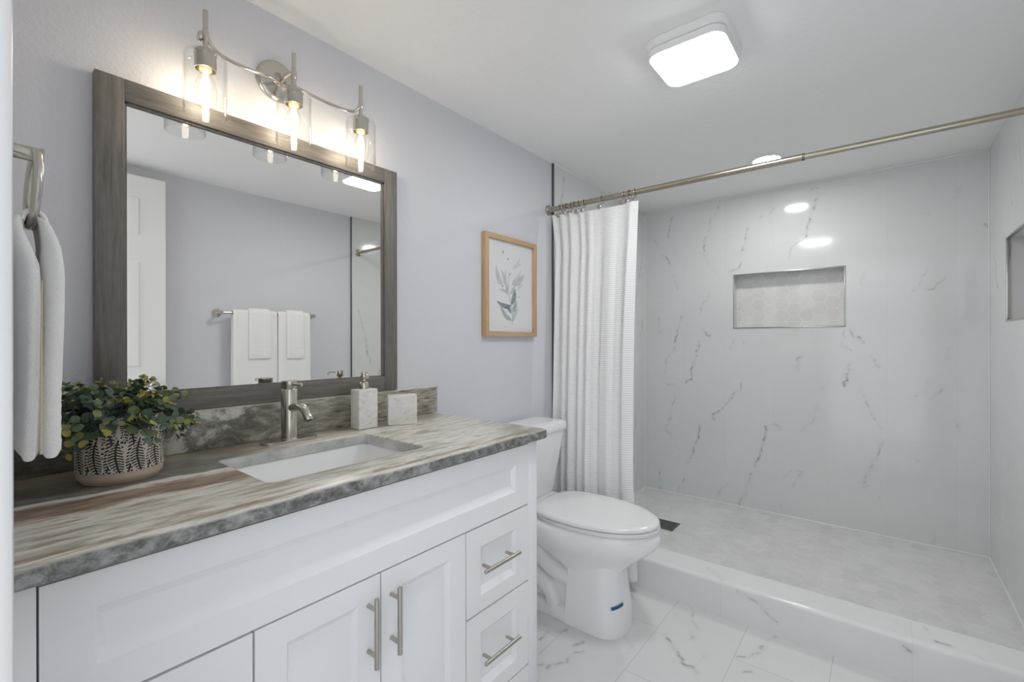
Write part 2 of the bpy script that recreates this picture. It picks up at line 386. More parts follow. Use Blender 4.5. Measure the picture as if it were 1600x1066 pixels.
def m_granite(name, kind):
    t = NT(name); c = t.coord(); x, y, z = t.sep(c)
    big = t.noise(t.coord(scale=(1, 0.45, 1)), 5.0, 3, 0.5, 0.4)
    med = t.noise(t.coord(scale=(1, 0.28, 1)), 26, 4, 0.6, 0.5)
    streak = t.noise(t.coord(scale=(1, 0.15, 1), rot=(0, 0, R(5))), 62, 5, 0.66, 0.55)
    speck = t.noise(c, 230, 3, 0.7)
    GREEN = (0.15, 0.155, 0.125, 1); DKG = (0.085, 0.09, 0.075, 1); CREAM = (0.71, 0.69, 0.615, 1); BROWN = (0.30, 0.215, 0.155, 1); WHITE = (0.80, 0.79, 0.74, 1); TAUPE = (0.40, 0.36, 0.29, 1)
    # grey-green mottled stone
    mott = t.ramp(t.noise(t.coord(scale=(1, 0.5, 1)), 16, 6, 0.68, 0.9), [(0.32, DKG), (0.45, GREEN), (0.56, (0.25, 0.25, 0.21, 1)), (0.66, (0.42, 0.42, 0.38, 1)), (0.78, (0.62, 0.62, 0.58, 1))])
    mott = t.mix(t.math('MULTIPLY', t.smooth(speck, 0.5, 0.75), 0.35), mott, (0.06, 0.065, 0.055, 1))
    if kind == 'top':
        # cream with taupe / grey streaks
        cream = t.ramp(streak, [(0.30, (0.30, 0.27, 0.22, 1)), (0.41, (0.46, 0.43, 0.36, 1)), (0.50, CREAM), (0.72, WHITE)])
        cream = t.mix(t.math('MULTIPLY', t.smooth(med, 0.52, 0.74), 0.75), cream, (0.37, 0.365, 0.325, 1))
        cream = t.mix(t.math('MULTIPLY', t.smooth(t.noise(c, 90, 4, 0.7), 0.5, 0.75), 0.25), cream, (0.40, 0.385, 0.33, 1))
        # warped distance from the wall
        w = t.math('ADD', x, t.math('MULTIPLY_ADD', big, 0.16, -0.08))
        w = t.math('ADD', w, t.math('MULTIPLY_ADD', med, 0.05, -0.025))
        w = t.math('ADD', w, t.math('MULTIPLY_ADD', t.noise(t.coord(scale=(1, 0.5, 1)), 14, 4, 0.6), 0.07, -0.035))
        left = t.math('SUBTRACT', 1.0, t.smooth(y, 0.40, 0.62))
        right_dark = t.smooth(w, 0.10, 0.03)
        green = t.math('MULTIPLY', t.math('SUBTRACT', 1.0, t.smooth(w, 0.255, 0.275)), left)
        brown = t.math('MULTIPLY', t.math('SUBTRACT', 1.0, t.smooth(w, 0.335, 0.36)), left)
        line = t.math('MULTIPLY', t.math('MULTIPLY', t.smooth(w, 0.25, 0.268), t.math('SUBTRACT', 1.0, t.smooth(w, 0.275, 0.293))), left)
        brc = t.mix(t.smooth(streak, 0.4, 0.6), (0.21, 0.15, 0.11, 1), (0.40, 0.30, 0.22, 1))
        tb = t.ramp(t.noise(t.coord(scale=(1, 0.16, 1)), 34, 4, 0.6, 0.6), [(0.32, (0.09, 0.08, 0.06, 1)), (0.46, (0.17, 0.165, 0.135, 1)), (0.6, (0.235, 0.215, 0.165, 1)), (0.75, (0.35, 0.325, 0.26, 1))])
        col = t.mix(brown, cream, brc); col = t.mix(green, col, t.mix(0.5, mott, tb)); col = t.mix(line, col, WHITE)
        # greyish brown strip against the backsplash and behind the tap
        back = t.math('SUBTRACT', 1.0, t.smooth(w, 0.06, 0.16))
        col = t.mix(t.math('MULTIPLY', back, 0.6), col, t.mix(streak, (0.20, 0.17, 0.12, 1), (0.45, 0.40, 0.31, 1)))
        # grey patch in the front right corner
        gp = t.math('MULTIPLY', t.smooth(t.math('ADD', y, t.math('MULTIPLY', x, 0.9)), 1.46, 1.66), t.smooth(med, 0.36, 0.58))
        col = t.mix(t.math('MULTIPLY', gp, 0.8), col, (0.23, 0.225, 0.195, 1))
        # thin tan line along the arris, dark mottled stone on the front face
        ar = t.math('MULTIPLY', t.smooth(x, 0.535, 0.553), t.math('SUBTRACT', 1.0, t.smooth(x, 0.556, 0.568)))
        col = t.mix(t.math('MULTIPLY', ar, t.smooth(med, 0.35, 0.6)), col, (0.27, 0.22, 0.14, 1))
        front = t.math('MULTIPLY', t.smooth(x, 0.556, 0.569), t.math('SUBTRACT', 1.0, t.smooth(t.math('ADD', z, t.math('MULTIPLY_ADD', med, 0.016, -0.008)), 0.850, 0.856)))
        front = t.math('MAXIMUM', front, t.math('MULTIPLY', t.smooth(y, 1.238, 1.249), t.smooth(x, 0.3, 0.45)))
        fm = t.ramp(t.noise(t.coord(scale=(1, 0.8, 1)), 52, 7, 0.72, 0.25), [(0.30, (0.055, 0.06, 0.055, 1)), (0.43, (0.13, 0.135, 0.125, 1)), (0.55, (0.24, 0.245, 0.235, 1)), (0.68, (0.42, 0.425, 0.415, 1)), (0.8, (0.58, 0.58, 0.57, 1))])
        fm = t.mix(t.math('MULTIPLY', t.smooth(t.noise(t.coord(scale=(1, 0.8, 1)), 17, 5, 0.65, 0.4), 0.50, 0.66), 0.7), fm, t.mix(speck, (0.30, 0.30, 0.29, 1), (0.62, 0.62, 0.605, 1)))
        fm = t.mix(t.math('MULTIPLY', t.smooth(speck, 0.5, 0.75), 0.4), fm, (0.06, 0.065, 0.06, 1))
        col = t.mix(front, col, fm)
        # pale polished edge round the sink cut-out
        e1 = t.math('MULTIPLY', t.math('SUBTRACT', 1.0, t.smooth(z, 0.851, 0.8565)), t.math('SUBTRACT', 1.0, t.smooth(x, 0.49, 0.50)))
        edge = t.ramp(t.noise(c, 14, 4, 0.6), [(0.3, (0.33, 0.34, 0.32, 1)), (0.5, (0.52, 0.53, 0.51, 1)), (0.7, (0.66, 0.655, 0.62, 1))])
        col = t.mix(t.math('MULTIPLY', e1, t.math('LESS_THAN', y, 1.24)), col, edge)
    else:
        sw = t.noise(t.coord(scale=(1, 0.8, 1.6)), 8.5, 8, 0.66, 1.6)
        swirl = t.ramp(sw, [(0.30, DKG), (0.42, GREEN), (0.49, (0.29, 0.285, 0.245, 1)), (0.555, (0.55, 0.54, 0.50, 1)), (0.70, (0.66, 0.65, 0.61, 1))])
        swirl = t.mix(t.math('MULTIPLY', t.smooth(t.noise(c, 30, 6, 0.7), 0.52, 0.68), 0.8), swirl, (0.13, 0.13, 0.105, 1))
        gr = t.noise(t.coord(scale=(1, 0.35, 2.5)), 60, 5, 0.7)
        grain = t.ramp(gr, [(0.32, (0.07, 0.06, 0.045, 1)), (0.45, (0.27, 0.25, 0.20, 1)), (0.58, (0.42, 0.40, 0.335, 1)), (0.72, (0.58, 0.555, 0.49, 1))])
        col = t.mix(t.smooth(t.math('ADD', y, t.math('MULTIPLY_ADD', big, 0.5, -0.25)), 0.55, 0.85), swirl, grain)
        left = t.math('SUBTRACT', 1.0, t.smooth(t.math('ADD', y, t.math('MULTIPLY_ADD', big, 0.2, -0.1)), 0.26, 0.38))
        col = t.mix(t.math('MULTIPLY', left, 0.9), col, t.ramp(gr, [(0.3, (0.04, 0.042, 0.032, 1)), (0.55, (0.12, 0.12, 0.095, 1)), (0.75, (0.25, 0.25, 0.21, 1))]))
        col = t.mix(t.math('MULTIPLY', t.smooth(speck, 0.52, 0.75), 0.4), col, (0.06, 0.06, 0.05, 1))
        tp = t.smooth(z, 0.9585, 0.9635)
        col = t.mix(t.math('MULTIPLY', tp, 0.85), col, (0.74, 0.72, 0.65, 1))
    return t.fin(col, t.math('MULTIPLY_ADD', speck, 0.12, 0.24))
GRANT = m_granite('banded_quartzite_top', 'top')
GRANB = m_granite('grey_green_quartzite_splash', 'splash')

def m_wood(name, dark, light, axis, rough=0.45, sc=1.0):
    t = NT(name); s = [38*sc, 38*sc, 38*sc]; s[axis] = 2.0*sc
    a = t.noise(t.coord(scale=tuple(s)), 3.0, 5, 0.6, 0.4)
    b = t.noise(t.coord(scale=tuple(s)), 14.0, 3, 0.6)
    col = t.ramp(t.math('MULTIPLY_ADD', b, 0.35, t.math('MULTIPLY', a, 0.7)), [(0.34, dark), (0.62, light)])
    t.bump(b, 0.15, 0.0008)
    return t.fin(col, rough)
WDV = m_wood('grey_wood_vertical', (0.10, 0.092, 0.083, 1), (0.195, 0.180, 0.163, 1), 2)
WDH = m_wood('grey_wood_horizontal', (0.10, 0.092, 0.083, 1), (0.195, 0.180, 0.163, 1), 1)
OAKV = m_wood('light_oak_vertical', (0.44, 0.28, 0.15, 1), (0.60, 0.42, 0.25, 1), 2, 0.5)
OAKH = m_wood('light_oak_horizontal', (0.44, 0.28, 0.15, 1), (0.60, 0.42, 0.25, 1), 1, 0.5)

def m_cloth(name, col, rib=None, scale=240, strength=0.5, seam=None):
    t = NT(name); c = t.coord(); x, y, z = t.sep(c)
    h = t.noise(c, scale, 2, 0.6)
    if rib:
        wv = t.math('SINE', t.math('MULTIPLY', z, 2*PI/rib)); wh = t.math('SINE', t.math('MULTIPLY', t.math('ADD', x, y), 2*PI/(rib*0.6)))
        h2 = t.math('MULTIPLY_ADD', wv, 0.5, t.math('MULTIPLY', wh, 0.12))
        h = t.math('MULTIPLY_ADD', h, 0.15, h2)
    t.bump(h, strength, 0.0022)
    n2 = t.noise(c, 9, 2)
    cc = t.mix(t.math('MULTIPLY', n2, 0.06), col, (col[0]*0.8, col[1]*0.8, col[2]*0.8, 1))
    if rib:
        cc = t.mix(t.math('MULTIPLY', t.smooth(wv, 0.2, 0.95), 0.10), cc, (col[0]*0.55, col[1]*0.55, col[2]*0.55, 1))
    return t.fin(cc, 0.9, spec=0.15, **{'Sheen Weight': 0.15})
CURT = m_cloth('white_waffle_fabric', (0.84, 0.84, 0.84, 1), 0.0105, 300, 0.45)
TERRY = m_cloth('white_terry', (0.92, 0.92, 0.905, 1), None, 420, 0.9)
SEAMY = m_cloth('yellowish_towel_seam', (0.66, 0.59, 0.42, 1), None, 420, 0.5)

def m_glass(name, tint=(0.985, 0.99, 0.99, 1), ior=1.45):
    """thin clear glass wall: fresnel mix of a clear pane and its reflection"""
    t = NT(name); t.t.nodes.remove(t.b)
    tr = t.n('ShaderNodeBsdfTransparent'); tr.inputs[0].default_value = tint
    gl = t.n('ShaderNodeBsdfGlossy'); gl.inputs['Roughness'].default_value = 0.03
    ge = t.n('ShaderNodeNewGeometry'); dt = t.n('ShaderNodeVectorMath', operation='DOT_PRODUCT')
    t.t.links.new(ge.outputs['Normal'], dt.inputs[0]); t.t.links.new(ge.outputs['Incoming'], dt.inputs[1])
    f0 = ((ior-1)/(ior+1))**2
    fz = t.math('MULTIPLY_ADD', t.math('POWER', t.math('SUBTRACT', 1.0, t.math('ABSOLUTE', dt.outputs['Value'])), 5.0), 1-f0, f0)
    mx = t.n('ShaderNodeMixShader'); t.t.links.new(fz, mx.inputs[0]); t.t.links.new(tr.outputs[0], mx.inputs[1]); t.t.links.new(gl.outputs[0], mx.inputs[2])
    t.t.links.new(mx.outputs[0], t.out.inputs[0]); return t.m
GLASS = m_glass('clear_shade_glass', (0.975, 0.98, 0.98, 1), 1.5)
BULBG = m_glass('clear_bulb_glass', (0.99, 0.98, 0.96, 1), 1.3)

def m_emit(name, col, s):
    t = NT(name); t.t.nodes.remove(t.b)
    e = t.n('ShaderNodeEmission'); e.inputs[0].default_value = col; e.inputs[1].default_value = s
    t.t.links.new(e.outputs[0], t.out.inputs[0]); return t.m
PANELE = m_emit('led_panel_glow', (0.97, 0.985, 1.0, 1), PANEL_W)
RECE = m_emit('led_disc_glow', (1, 0.99, 0.97, 1), RECESS_W)
FILE = m_emit('filament_glow', (1.0, 0.85, 0.64, 1), BULB_W)

def m_mirror():
    t = NT('silvered_mirror'); n = t.noise(t.coord(), 2, 1)
    return t.fin(t.mix(n, (0.90, 0.895, 0.87, 1), (0.905, 0.90, 0.875, 1)), 0.0, 1.0)
MIRR = m_mirror()

# ------------------------------------------------------------------ room shell
XW, YB, ZC = 1.868, 3.40, 2.135
YT = 2.142                        # where the shower tile starts on the left wall
YTR = 2.045
NIC = (0.642, 1.263, 1.229, 1.594)   # back niche x0,x1,z0,z1
NIR = (2.49, 2.988, 1.229, 1.603)    # right niche y0,y1,z0,z1
w3 = lambda L, f: [[f(p) for p in v[:-1]]+[v[-1]] for v in L]
def rand_veins(n, umax, vmax, seed, slope=2.4):
    r = random.Random(seed); out = []
    for _ in range(n):
        u, v = r.uniform(0, umax), r.uniform(0, vmax); L = r.uniform(0.06, 0.28); k = r.uniform(0.5, 1.3)
        pts = []
        for i in range(5):
            pts.append((u-L*i/5*0.35*k+r.uniform(-.006, .006), v-L*i/5))
        out.append(pts+[r.choice([.3, .45, .6, .9])])
    return out

b = MB(); b.box(-0.12, 0, -0.15, YB+0.15, -0.1, ZC+0.1); struct(b.build('wall_left', WALLP, smooth=0))
b = MB(); b.box(XW+0.010, XW+0.13, -0.15, YTR, -0.1, ZC+0.1); b.box(XW+0.12, XW+0.24, YTR, YB+0.15, -0.1, ZC+0.1)
struct(b.build('wall_right', WALLP, smooth=0))
b = MB(); b.box(-0.12, XW+0.24, -0.15, YB+0.25, ZC, ZC+0.1); struct(b.build('ceiling', CEILP, smooth=0))
# doorway wall: left segment, right segment, header
b = MB()
b.box(0, 0.88, -0.12, 0.02, -0.1, ZC); b.box(1.83, XW+0.01, -0.12, 0.02, -0.1, ZC); b.box(0.88, 1.83, -0.12, 0.02, 2.075, ZC)
struct(b.build('wall_front', WALLP, smooth=0))
b = MB()
b.box(0.875, 0.945, 0.02, 0.033, 0, 2.12, 0.003); b.box(0.8805, 0.945, -0.125, 0.018, 0, 2.075, 0.002); b.box(0.875, 1.83, 0.0205, 0.032, 2.06, 2.12, 0.003)
struct(b.build('trim_1', TRIMW))
# left tiled wall of the shower
me, P = grid_mesh('t', (0.010, YT, 0.0), (0, 1, 0), (0, 0, 1), YB-YT, ZC, 0.006)
LV = w3(rand_veins(26, YB-YT, ZC, 5), lambda p: (0.010, YT+p[0], p[1]))+[[(0.010, 2.245, 2.085), (0.010, 2.24, 2.03), (0.010, 2.215, 1.96), (0.010, 2.21, 1.90), .9]]
set_attr(me, 'vein', vein_field(P, LV)); struct(link('wall_left_tiling', me, SIDETILE, smooth=0))
# right tiled wall with niche
me, P = grid_mesh('t', (XW, YTR, 0.0), (0, 1, 0), (0, 0, 1), YB-YTR, ZC, 0.006, (NIR[0]-YTR, NIR[1]-YTR, NIR[2], NIR[3]))
RV = w3(rand_veins(30, YB-YTR, ZC, 11), lambda p: (XW, YTR+p[0], p[1]))+[[(XW, 2.10, 1.40), (XW, 2.13, 1.30), (XW, 2.16, 1.18), (XW, 2.17, 1.12), (XW, 2.22, 0.95), .8], [(XW, 3.36, 0.62), (XW, 3.33, 0.56), (XW, 3.30, 0.52), .4], [(XW, 3.385, 1.96), (XW, 3.36, 1.965), .6]]
set_attr(me, 'vein', vein_field(P, RV)); struct(link('wall_right_tiling', me, SIDETILE, smooth=0))
# back tiled wall with niche
me, P = grid_mesh('t', (0.0, YB, 0.0), (1, 0, 0), (0, 0, 1), XW, ZC, 0.0036, NIC)
set_attr(me, 'vein', vein_field(P, w3(BACK_VEINS, lambda p: (p[0], YB, p[1])))); struct(link('wall_back', me, WALLTILE, smooth=0))
b = MB(); b.box(-0.12, XW+0.24, YB+0.10, YB+0.2, -0.1, ZC+0.1); struct(b.build('wall_back_core', WALLP, smooth=0))

# hexagon mosaic sheets (shower floor and niche backs)
def hex_sheet(name, O, U, V, lu, lv, r, gap=0.0017, h=0.0005, nrm=None):
    O, U, V = Vector(O), Vector(U), Vector(V); N = Vector(nrm) if nrm else U.cross(V)
    verts, faces, tone, gp = [], [], [], []
    def clip(poly):
        for ax, lim, sgn in ((0, 0, 1), (0, lu, -1), (1, 0, 1), (1, lv, -1)):
            out = []
            for i in range(len(poly)):
                a, b_ = poly[i-1], poly[i]; da = sgn*(a[ax]-lim); db = sgn*(b_[ax]-lim)
                if (da >= 0) != (db >= 0):
                    t_ = da/(da-db); out.append((a[0]+t_*(b_[0]-a[0]), a[1]+t_*(b_[1]-a[1])))
                if db >= 0: out.append(b_)
            poly = out
            if len(poly) < 3: return None
        return poly
    def add(poly, hh, t_, g_):
        k = len(verts)
        for p in poly: verts.append(O+U*p[0]+V*p[1]+N*hh); tone.append(t_); gp.append(g_)
        faces.append(list(range(k, k+len(poly))))
    add([(0, 0), (lu, 0), (lu, lv), (0, lv)], 0, 0, 1.0)
    dy = r*math.sqrt(3); dx = 1.5*r; rr = r-gap
    for i in range(-1, int(lu/dx)+2):
        for j in range(-1, int(lv/dy)+2):
            cx, cy = i*dx, j*dy+(dy/2 if i % 2 else 0)
            p = clip([(cx+rr*math.cos(R(60*k)), cy+rr*math.sin(R(60*k))) for k in range(6)])
            if p: add(p, h, random.random(), 0.0)
    me = bpy.data.meshes.new(name); me.from_pydata([tuple(v) for v in verts], [], faces)
    set_attr(me, 'tone', tone); set_attr(me, 'gap', gp)
    return me
DR = (0.33, 0.466, 2.708, 2.848)   # drain
struct(link('floor_shower', hex_sheet('t', (0.0, 2.18, 0.017), (1, 0, 0), (0, 1, 0), XW, YB-2.18, 0.046), HEXM, smooth=0))

# niches: five sides, hex back, steel edge
def niche(name, box, depth, axis):
    a0, a1, z0, z1 = box; b = MB(); d = depth; tm = SIDETILE
    if axis == 'y':
        y = YB
        b.poly([[(a0, y, z0), (a1, y, z0), (a1, y+d, z0), (a0, y+d, z0)], [(a0, y, z1), (a0, y+d, z1), (a1, y+d, z1), (a1, y, z1)],
                [(a0, y, z0), (a0, y+d, z0), (a0, y+d, z1), (a0, y, z1)], [(a1, y, z0), (a1, y, z1), (a1, y+d, z1), (a1, y+d, z0)]])
        hx = hex_sheet('t', (a0, y+d, z0), (1, 0, 0), (0, 0, 1), a1-a0, z1-z0, 0.046)
        w = 0.010; e = MB(); f0, f1 = y-0.0035, y+0.012
        e.box(a0-0.001, a0+w*0.6, f0, f1, z0, z1, 0.001); e.box(a1-w*0.6, a1+0.001, f0, f1, z0, z1, 0.001)
        e.box(a0, a1, f0, f1, z0-0.001, z0+w*0.6, 0.001); e.box(a0, a1, f0, f1, z1-w*0.6, z1+0.001, 0.001)
    else:
        x = XW
        b.poly([[(x, a0, z0), (x, a1, z0), (x+d, a1, z0), (x+d, a0, z0)], [(x, a0, z1), (x+d, a0, z1), (x+d, a1, z1), (x, a1, z1)],
                [(x, a0, z0), (x+d, a0, z0), (x+d, a0, z1), (x, a0, z1)], [(x, a1, z0), (x, a1, z1), (x+d, a1, z1), (x+d, a1, z0)]])
        hx = hex_sheet('t', (x+d, a0, z0), (0, 1, 0), (0, 0, 1), a1-a0, z1-z0, 0.046, nrm=(-1, 0, 0))
        w = 0.010; e = MB(); f0, f1 = x-0.0035, x+0.012
        e.box(f0, f1, a0-0.001, a0+w*0.6, z0, z1, 0.001); e.box(f0, f1, a1-w*0.6, a1+0.001, z0, z1, 0.001)
        e.box(f0, f1, a0, a1, z0-0.001, z0+w*0.6, 0.001); e.box(f0, f1, a0, a1, z1-w*0.6, z1+0.001, 0.001)
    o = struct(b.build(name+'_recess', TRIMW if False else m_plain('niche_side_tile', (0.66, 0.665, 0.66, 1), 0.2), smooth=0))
    struct(link(name+'_mosaic', hx, HEXM, smooth=0))
    struct(e.build(name+'_edge_trim', STEEL))
niche('wall_back_niche', NIC, 0.085, 'y')
niche('wall_right_niche', NIR, 0.085, 'x')

# bathroom floor
me, P = grid_mesh('t', (0.0, -0.15, 0.0), (1, 0, 0), (0, 1, 0), XW+0.012, 2.34, 0.006)
set_attr(me, 'vein', vein_field(P, w3(FLOOR_VEINS, lambda p: (p[0], p[1], 0.0)) + w3(rand_veins(18, 1.8, 1.1, 21), lambda p: (p[0], p[1]-0.1, 0.0)), 0.003))
struct(link('floor', me, FLOORT, smooth=0))
b = MB(); b.box(-0.12, XW+0.24, -0.15, YB+0.2, -0.1, -0.004); struct(b.build('floor_slab', TRIMW, smooth=0))

# curb: profile swept along x, dense enough to carry the veins
prof = [(2.03, 0.0), (2.03, 0.05), (2.03, 0.10), (2.03, 0.130)]
prof += [(2.03+0.014-0.014*math.cos(R(a)), 0.131+0.014*math.sin(R(a))) for a in (15, 30, 45, 60, 75, 90)]
prof += [(2.05+0.01*k, 0.145) for k in range(14)]+[(2.188, 0.140), (2.19, 0.134), (2.19, 0.0)]
dense = []
for (a, c_), (a2, c2) in zip(prof, prof[1:]):
    n_ = max(1, int(math.hypot(a2-a, c2-c_)/0.006))
    dense += [(a+(a2-a)*k/n_, c_+(c2-c_)*k/n_) for k in range(n_)]
dense.append(prof[-1]); xs = np.linspace(0.0, XW, 320); nd = len(dense)
P = np.array([(x, a, c_) for x in xs for a, c_ in dense])
i, j = np.meshgrid(np.arange(len(xs)-1), np.arange(nd-1), indexing='ij'); i = i.ravel(); j = j.ravel()
F = np.stack([i*nd+j, i*nd+j+1, (i+1)*nd+j+1, (i+1)*nd+j], 1)[:, ::-1]
me = raw_mesh('t', P, F); set_attr(me, 'vein', vein_field(P, CURB_FRONT+CURB_TOP, 0.003))
struct(link('shower_curb', me, CURBM, smooth=40))

# metal edges where tile meets paint, caulk lines in the corners
b = MB(); b.box(0.0, 0.013, YT-0.006, YT+0.001, 0.0, ZC-0.001, 0.0008); struct(b.build('trim_2', DARKM))
b = MB(); b.box(XW-0.003, XW+0.012, YTR-0.006, YTR+0.001, 0.0, ZC-0.001, 0.0008); struct(b.build('trim_3', DARKM))
b = MB()
CAULK = m_plain('white_caulk', (0.80, 0.80, 0.80, 1), 0.4)
b.tube([(0.012, YB-0.002, 0.02), (XW-0.002, YB-0.002, 0.02)], 0.005, 6); b.tube([(XW-0.002, YB-0.002, 0.02), (XW-0.002, YB-0.002, ZC)], 0.0035, 6)
b.tube([(0.012, YB-0.002, 0.02), (0.012, YB-0.002, ZC)], 0.0035, 6); b.tube([(XW-0.002, 2.19, 0.02), (XW-0.002, YB, 0.02)], 0.005, 6); b.tube([(0.012, 2.19, 0.02), (0.012, YB, 0.02)], 0.005, 6)
b.tube([(0.010, YT, ZC-0.003), (0.010, YB, ZC-0.003)], 0.006, 6); b.tube([(0.010, YB, ZC-0.003), (XW, YB, ZC-0.003)], 0.0045, 6)
struct(b.build('trim_4', CAULK))

# six-panel door standing open against the right wall
def panel_face(b, x, sx, y0, y1, z0, z1, prof):
    """rectangle y0..y1,z0..z1 at plane x; prof: list of (inset, depth) steps; depth goes along -sx"""
    rings = []
    for ins, d in prof:
        iy, iz = ins if isinstance(ins, tuple) else (ins, ins)
        rings.append([(x-sx*d, y0+iy, z0+iz), (x-sx*d, y1-iy, z0+iz), (x-sx*d, y1-iy, z1-iz), (x-sx*d, y0+iy, z1-iz)])
    fs = []
    for r1, r2 in zip(rings, rings[1:]):
        for k in range(4): fs.append([r1[k], r1[(k+1) % 4], r2[(k+1) % 4], r2[k]])
    fs.append(rings[-1])
    if sx < 0: fs = [f[::-1] for f in fs]
    b.poly(fs)

d = thing('door_1', 'white six-panel door standing open against the right wall, seen in the mirror', 'door', (1.80, 0.43, 0.0))
d['kind'] = 'structure'
b = MB(); X0 = 1.787; ys = [0.055, 0.165, 0.375, 0.485, 0.698, 0.808]; zs = [0.01, 0.24, 0.84, 1.0, 1.60, 1.725, 1.95, 2.062]
cells = []
for a in range(5):
    for c_ in range(7):
        y0, y1, z0, z1 = ys[a], ys[a+1], zs[c_], zs[c_+1]
        if a in (1, 3) and c_ in (1, 3, 5): panel_face(b, X0, -1, y0, y1, z0, z1, [(0, 0), (0.004, -0.0), (0.016, -0.009), (0.03, -0.009), (0.05, -0.003)])
        else: b.poly([[(X0, y0, z0), (X0, y0, z1), (X0, y1, z1), (X0, y1, z0)]])
b.poly([[(X0, .055, .01), (X0+.035, .055, .01), (X0+.035, .055, 2.062), (X0, .055, 2.062)], [(X0, .808, .01), (X0, .808, 2.062), (X0+.035, .808, 2.062), (X0+.035, .808, .01)],
        [(X0, .055, 2.062), (X0+.035, .055, 2.062), (X0+.035, .808, 2.062), (X0, .808, 2.062)], [(X0, .055, .01), (X0, .808, .01), (X0+.035, .808, .01), (X0+.035, .055, .01)],
        [(X0+.035, .055, .01), (X0+.035, .808, .01), (X0+.035, .808, 2.062), (X0+.035, .055, 2.062)]])
b.build('door_slab', DOORW, d)
b = MB(); b.lathe([(0, -0.058), (0.016, -0.056), (0.026, -0.045), (0.026, -0.035), (0.014, -0.022), (0.011, -0.008), (0.030, -0.006), (0.031, 0.0), (0, 0)], (X0, 0.745, 0.90), 'x', 24)
b.build('door_knob', NICKEL, d)
for z in (0.2, 1.05, 1.85):
    b = MB(); b.tube([(X0+0.012, 0.045, z-0.045), (X0+0.012, 0.045, z+0.045)], 0.007, 10); b.box(X0+0.01, X0+0.014, 0.045, 0.056, z-0.044, z+0.044); b.build('hinge', NICKEL, d)
# ------------------------------------------------------------------ vanity
CT, CB = 0.857, 0.827            # counter top / underside
V = thing('vanity_cabinet', 'long white bathroom vanity cabinet with shaker doors and drawers under the stone countertop', 'cabinet', (0.28, 0.63, 0.0))
XF = 0.550
b = MB()
b.box(0.003, 0.52, 0.028, 0.046, 0.09, CB-0.001); b.box(0.003, 0.52, 1.206, 1.224, 0.09, CB-0.001)      # carcass sides
b.box(0.003, 0.012, 0.046, 1.206, 0.09, CB-0.001); b.box(0.012, 0.52, 0.046, 1.206, 0.09, 0.108); b.box(0.511, 0.52, 0.046, 1.206, 0.108, CB-0.001)
b.box(0.003, 0.49, 0.04, 1.21, 0.0005, 0.09)                          # toe-kick
b.box(0.50, XF, 0.028, 0.080, 0.0005, CB-0.001, 0.0015); b.box(0.50, XF, 1.177, 1.2245, 0.0005, CB-0.001, 0.0015)
b.build('body', CABW, V)
b = MB(); b.box(0.5205, 0.5225, 0.0805, 1.1765, 0.092, CB-0.004); b.build('gap_shade_sheet', GAPD, V)  # dark sheet behind the fronts, paints shade into the gaps
SH = [(0, 0), (0.0012, -0.0)]
def front(name, y0, y1, z0, z1, py0, py1, pz0, pz1, sl=0.017, dp=0.0135):
    """flat slab with a sunk panel (sloping edges) whose outer edge is py0..py1, pz0..pz1"""
    b = MB(); t = 0.0275; X = XF
    # surround of four quads + panel
    o = [(X, y0, z0), (X, y1, z0), (X, y1, z1), (X, y0, z1)]; i = [(X, py0, pz0), (X, py1, pz0), (X, py1, pz1), (X, py0, pz1)]
    fs = [[o[k], o[(k+1) % 4], i[(k+1) % 4], i[k]] for k in range(4)]
    bk = [(X-t, p[1], p[2]) for p in o]
    fs += [[bk[k], bk[(k+1) % 4], o[(k+1) % 4], o[k]] for k in range(4)]
    b.poly(fs)
    panel_face(b, X, 1, py0, py1, pz0, pz1, [(0, 0), (0.001, 0.0012), ((sl*0.42, sl), dp)])
    return b.build(name, CABW, V, smooth=20)
def pull(parent, horiz, a, lo, hi):
    """bar pull; a = fixed coordinate, lo..hi along the bar"""
    b = MB(); r = 0.0058; x = XF+0.032
    P = (lambda s, xx=x: (xx, s, a)) if horiz else (lambda s, xx=x: (xx, a, s))
    b.tube([P(lo), P(lo+0.001), P(hi-0.001), P(hi)], [r*0.85, r, r, r*0.85], 16)
    L = hi-lo
    for s in (lo+L*0.17, hi-L*0.17): b.tube([P(s, XF-0.001), P(s, x)], 0.0048, 12)
    return b.build('handle', NICKELB, parent)
g_ = 0.0022
f = front('drawer_front', 0.0825, 1.175, 0.627, 0.8165, 0.140, 1.113, 0.681, 0.765, 0.018, 0.0140)
label_part(f, 'wide false drawer front without a handle')
def door(y0, y1, hy):
    o = front('door', y0, y1, 0.03, 0.623, y0+0.057, y1-0.057, 0.09, 0.574)
    pull(o, False, hy, 0.438, 0.590)
door(0.3545, 0.6195, 0.589); door(0.6235, 0.892, 0.650)
for y0, y1 in ((0.0825, 0.3505), (0.8965, 1.175)):
    for z0, z1, zh in ((0.385, 0.622, 0.510), (0.118, 0.380, 0.256), (0.030, 0.113, 0.072)):
        m = 0.055 if z1-z0 > 0.15 else 0.022
        o = front('drawer', y0, y1, z0, z1, y0+0.057, y1-0.060, z0+m*0.8, z1-m)
        yc = (y0+y1)/2-0.02 if y0 > 0.5 else (y0+y1)/2
        pull(o, True, zh, yc-0.078, yc+0.078)

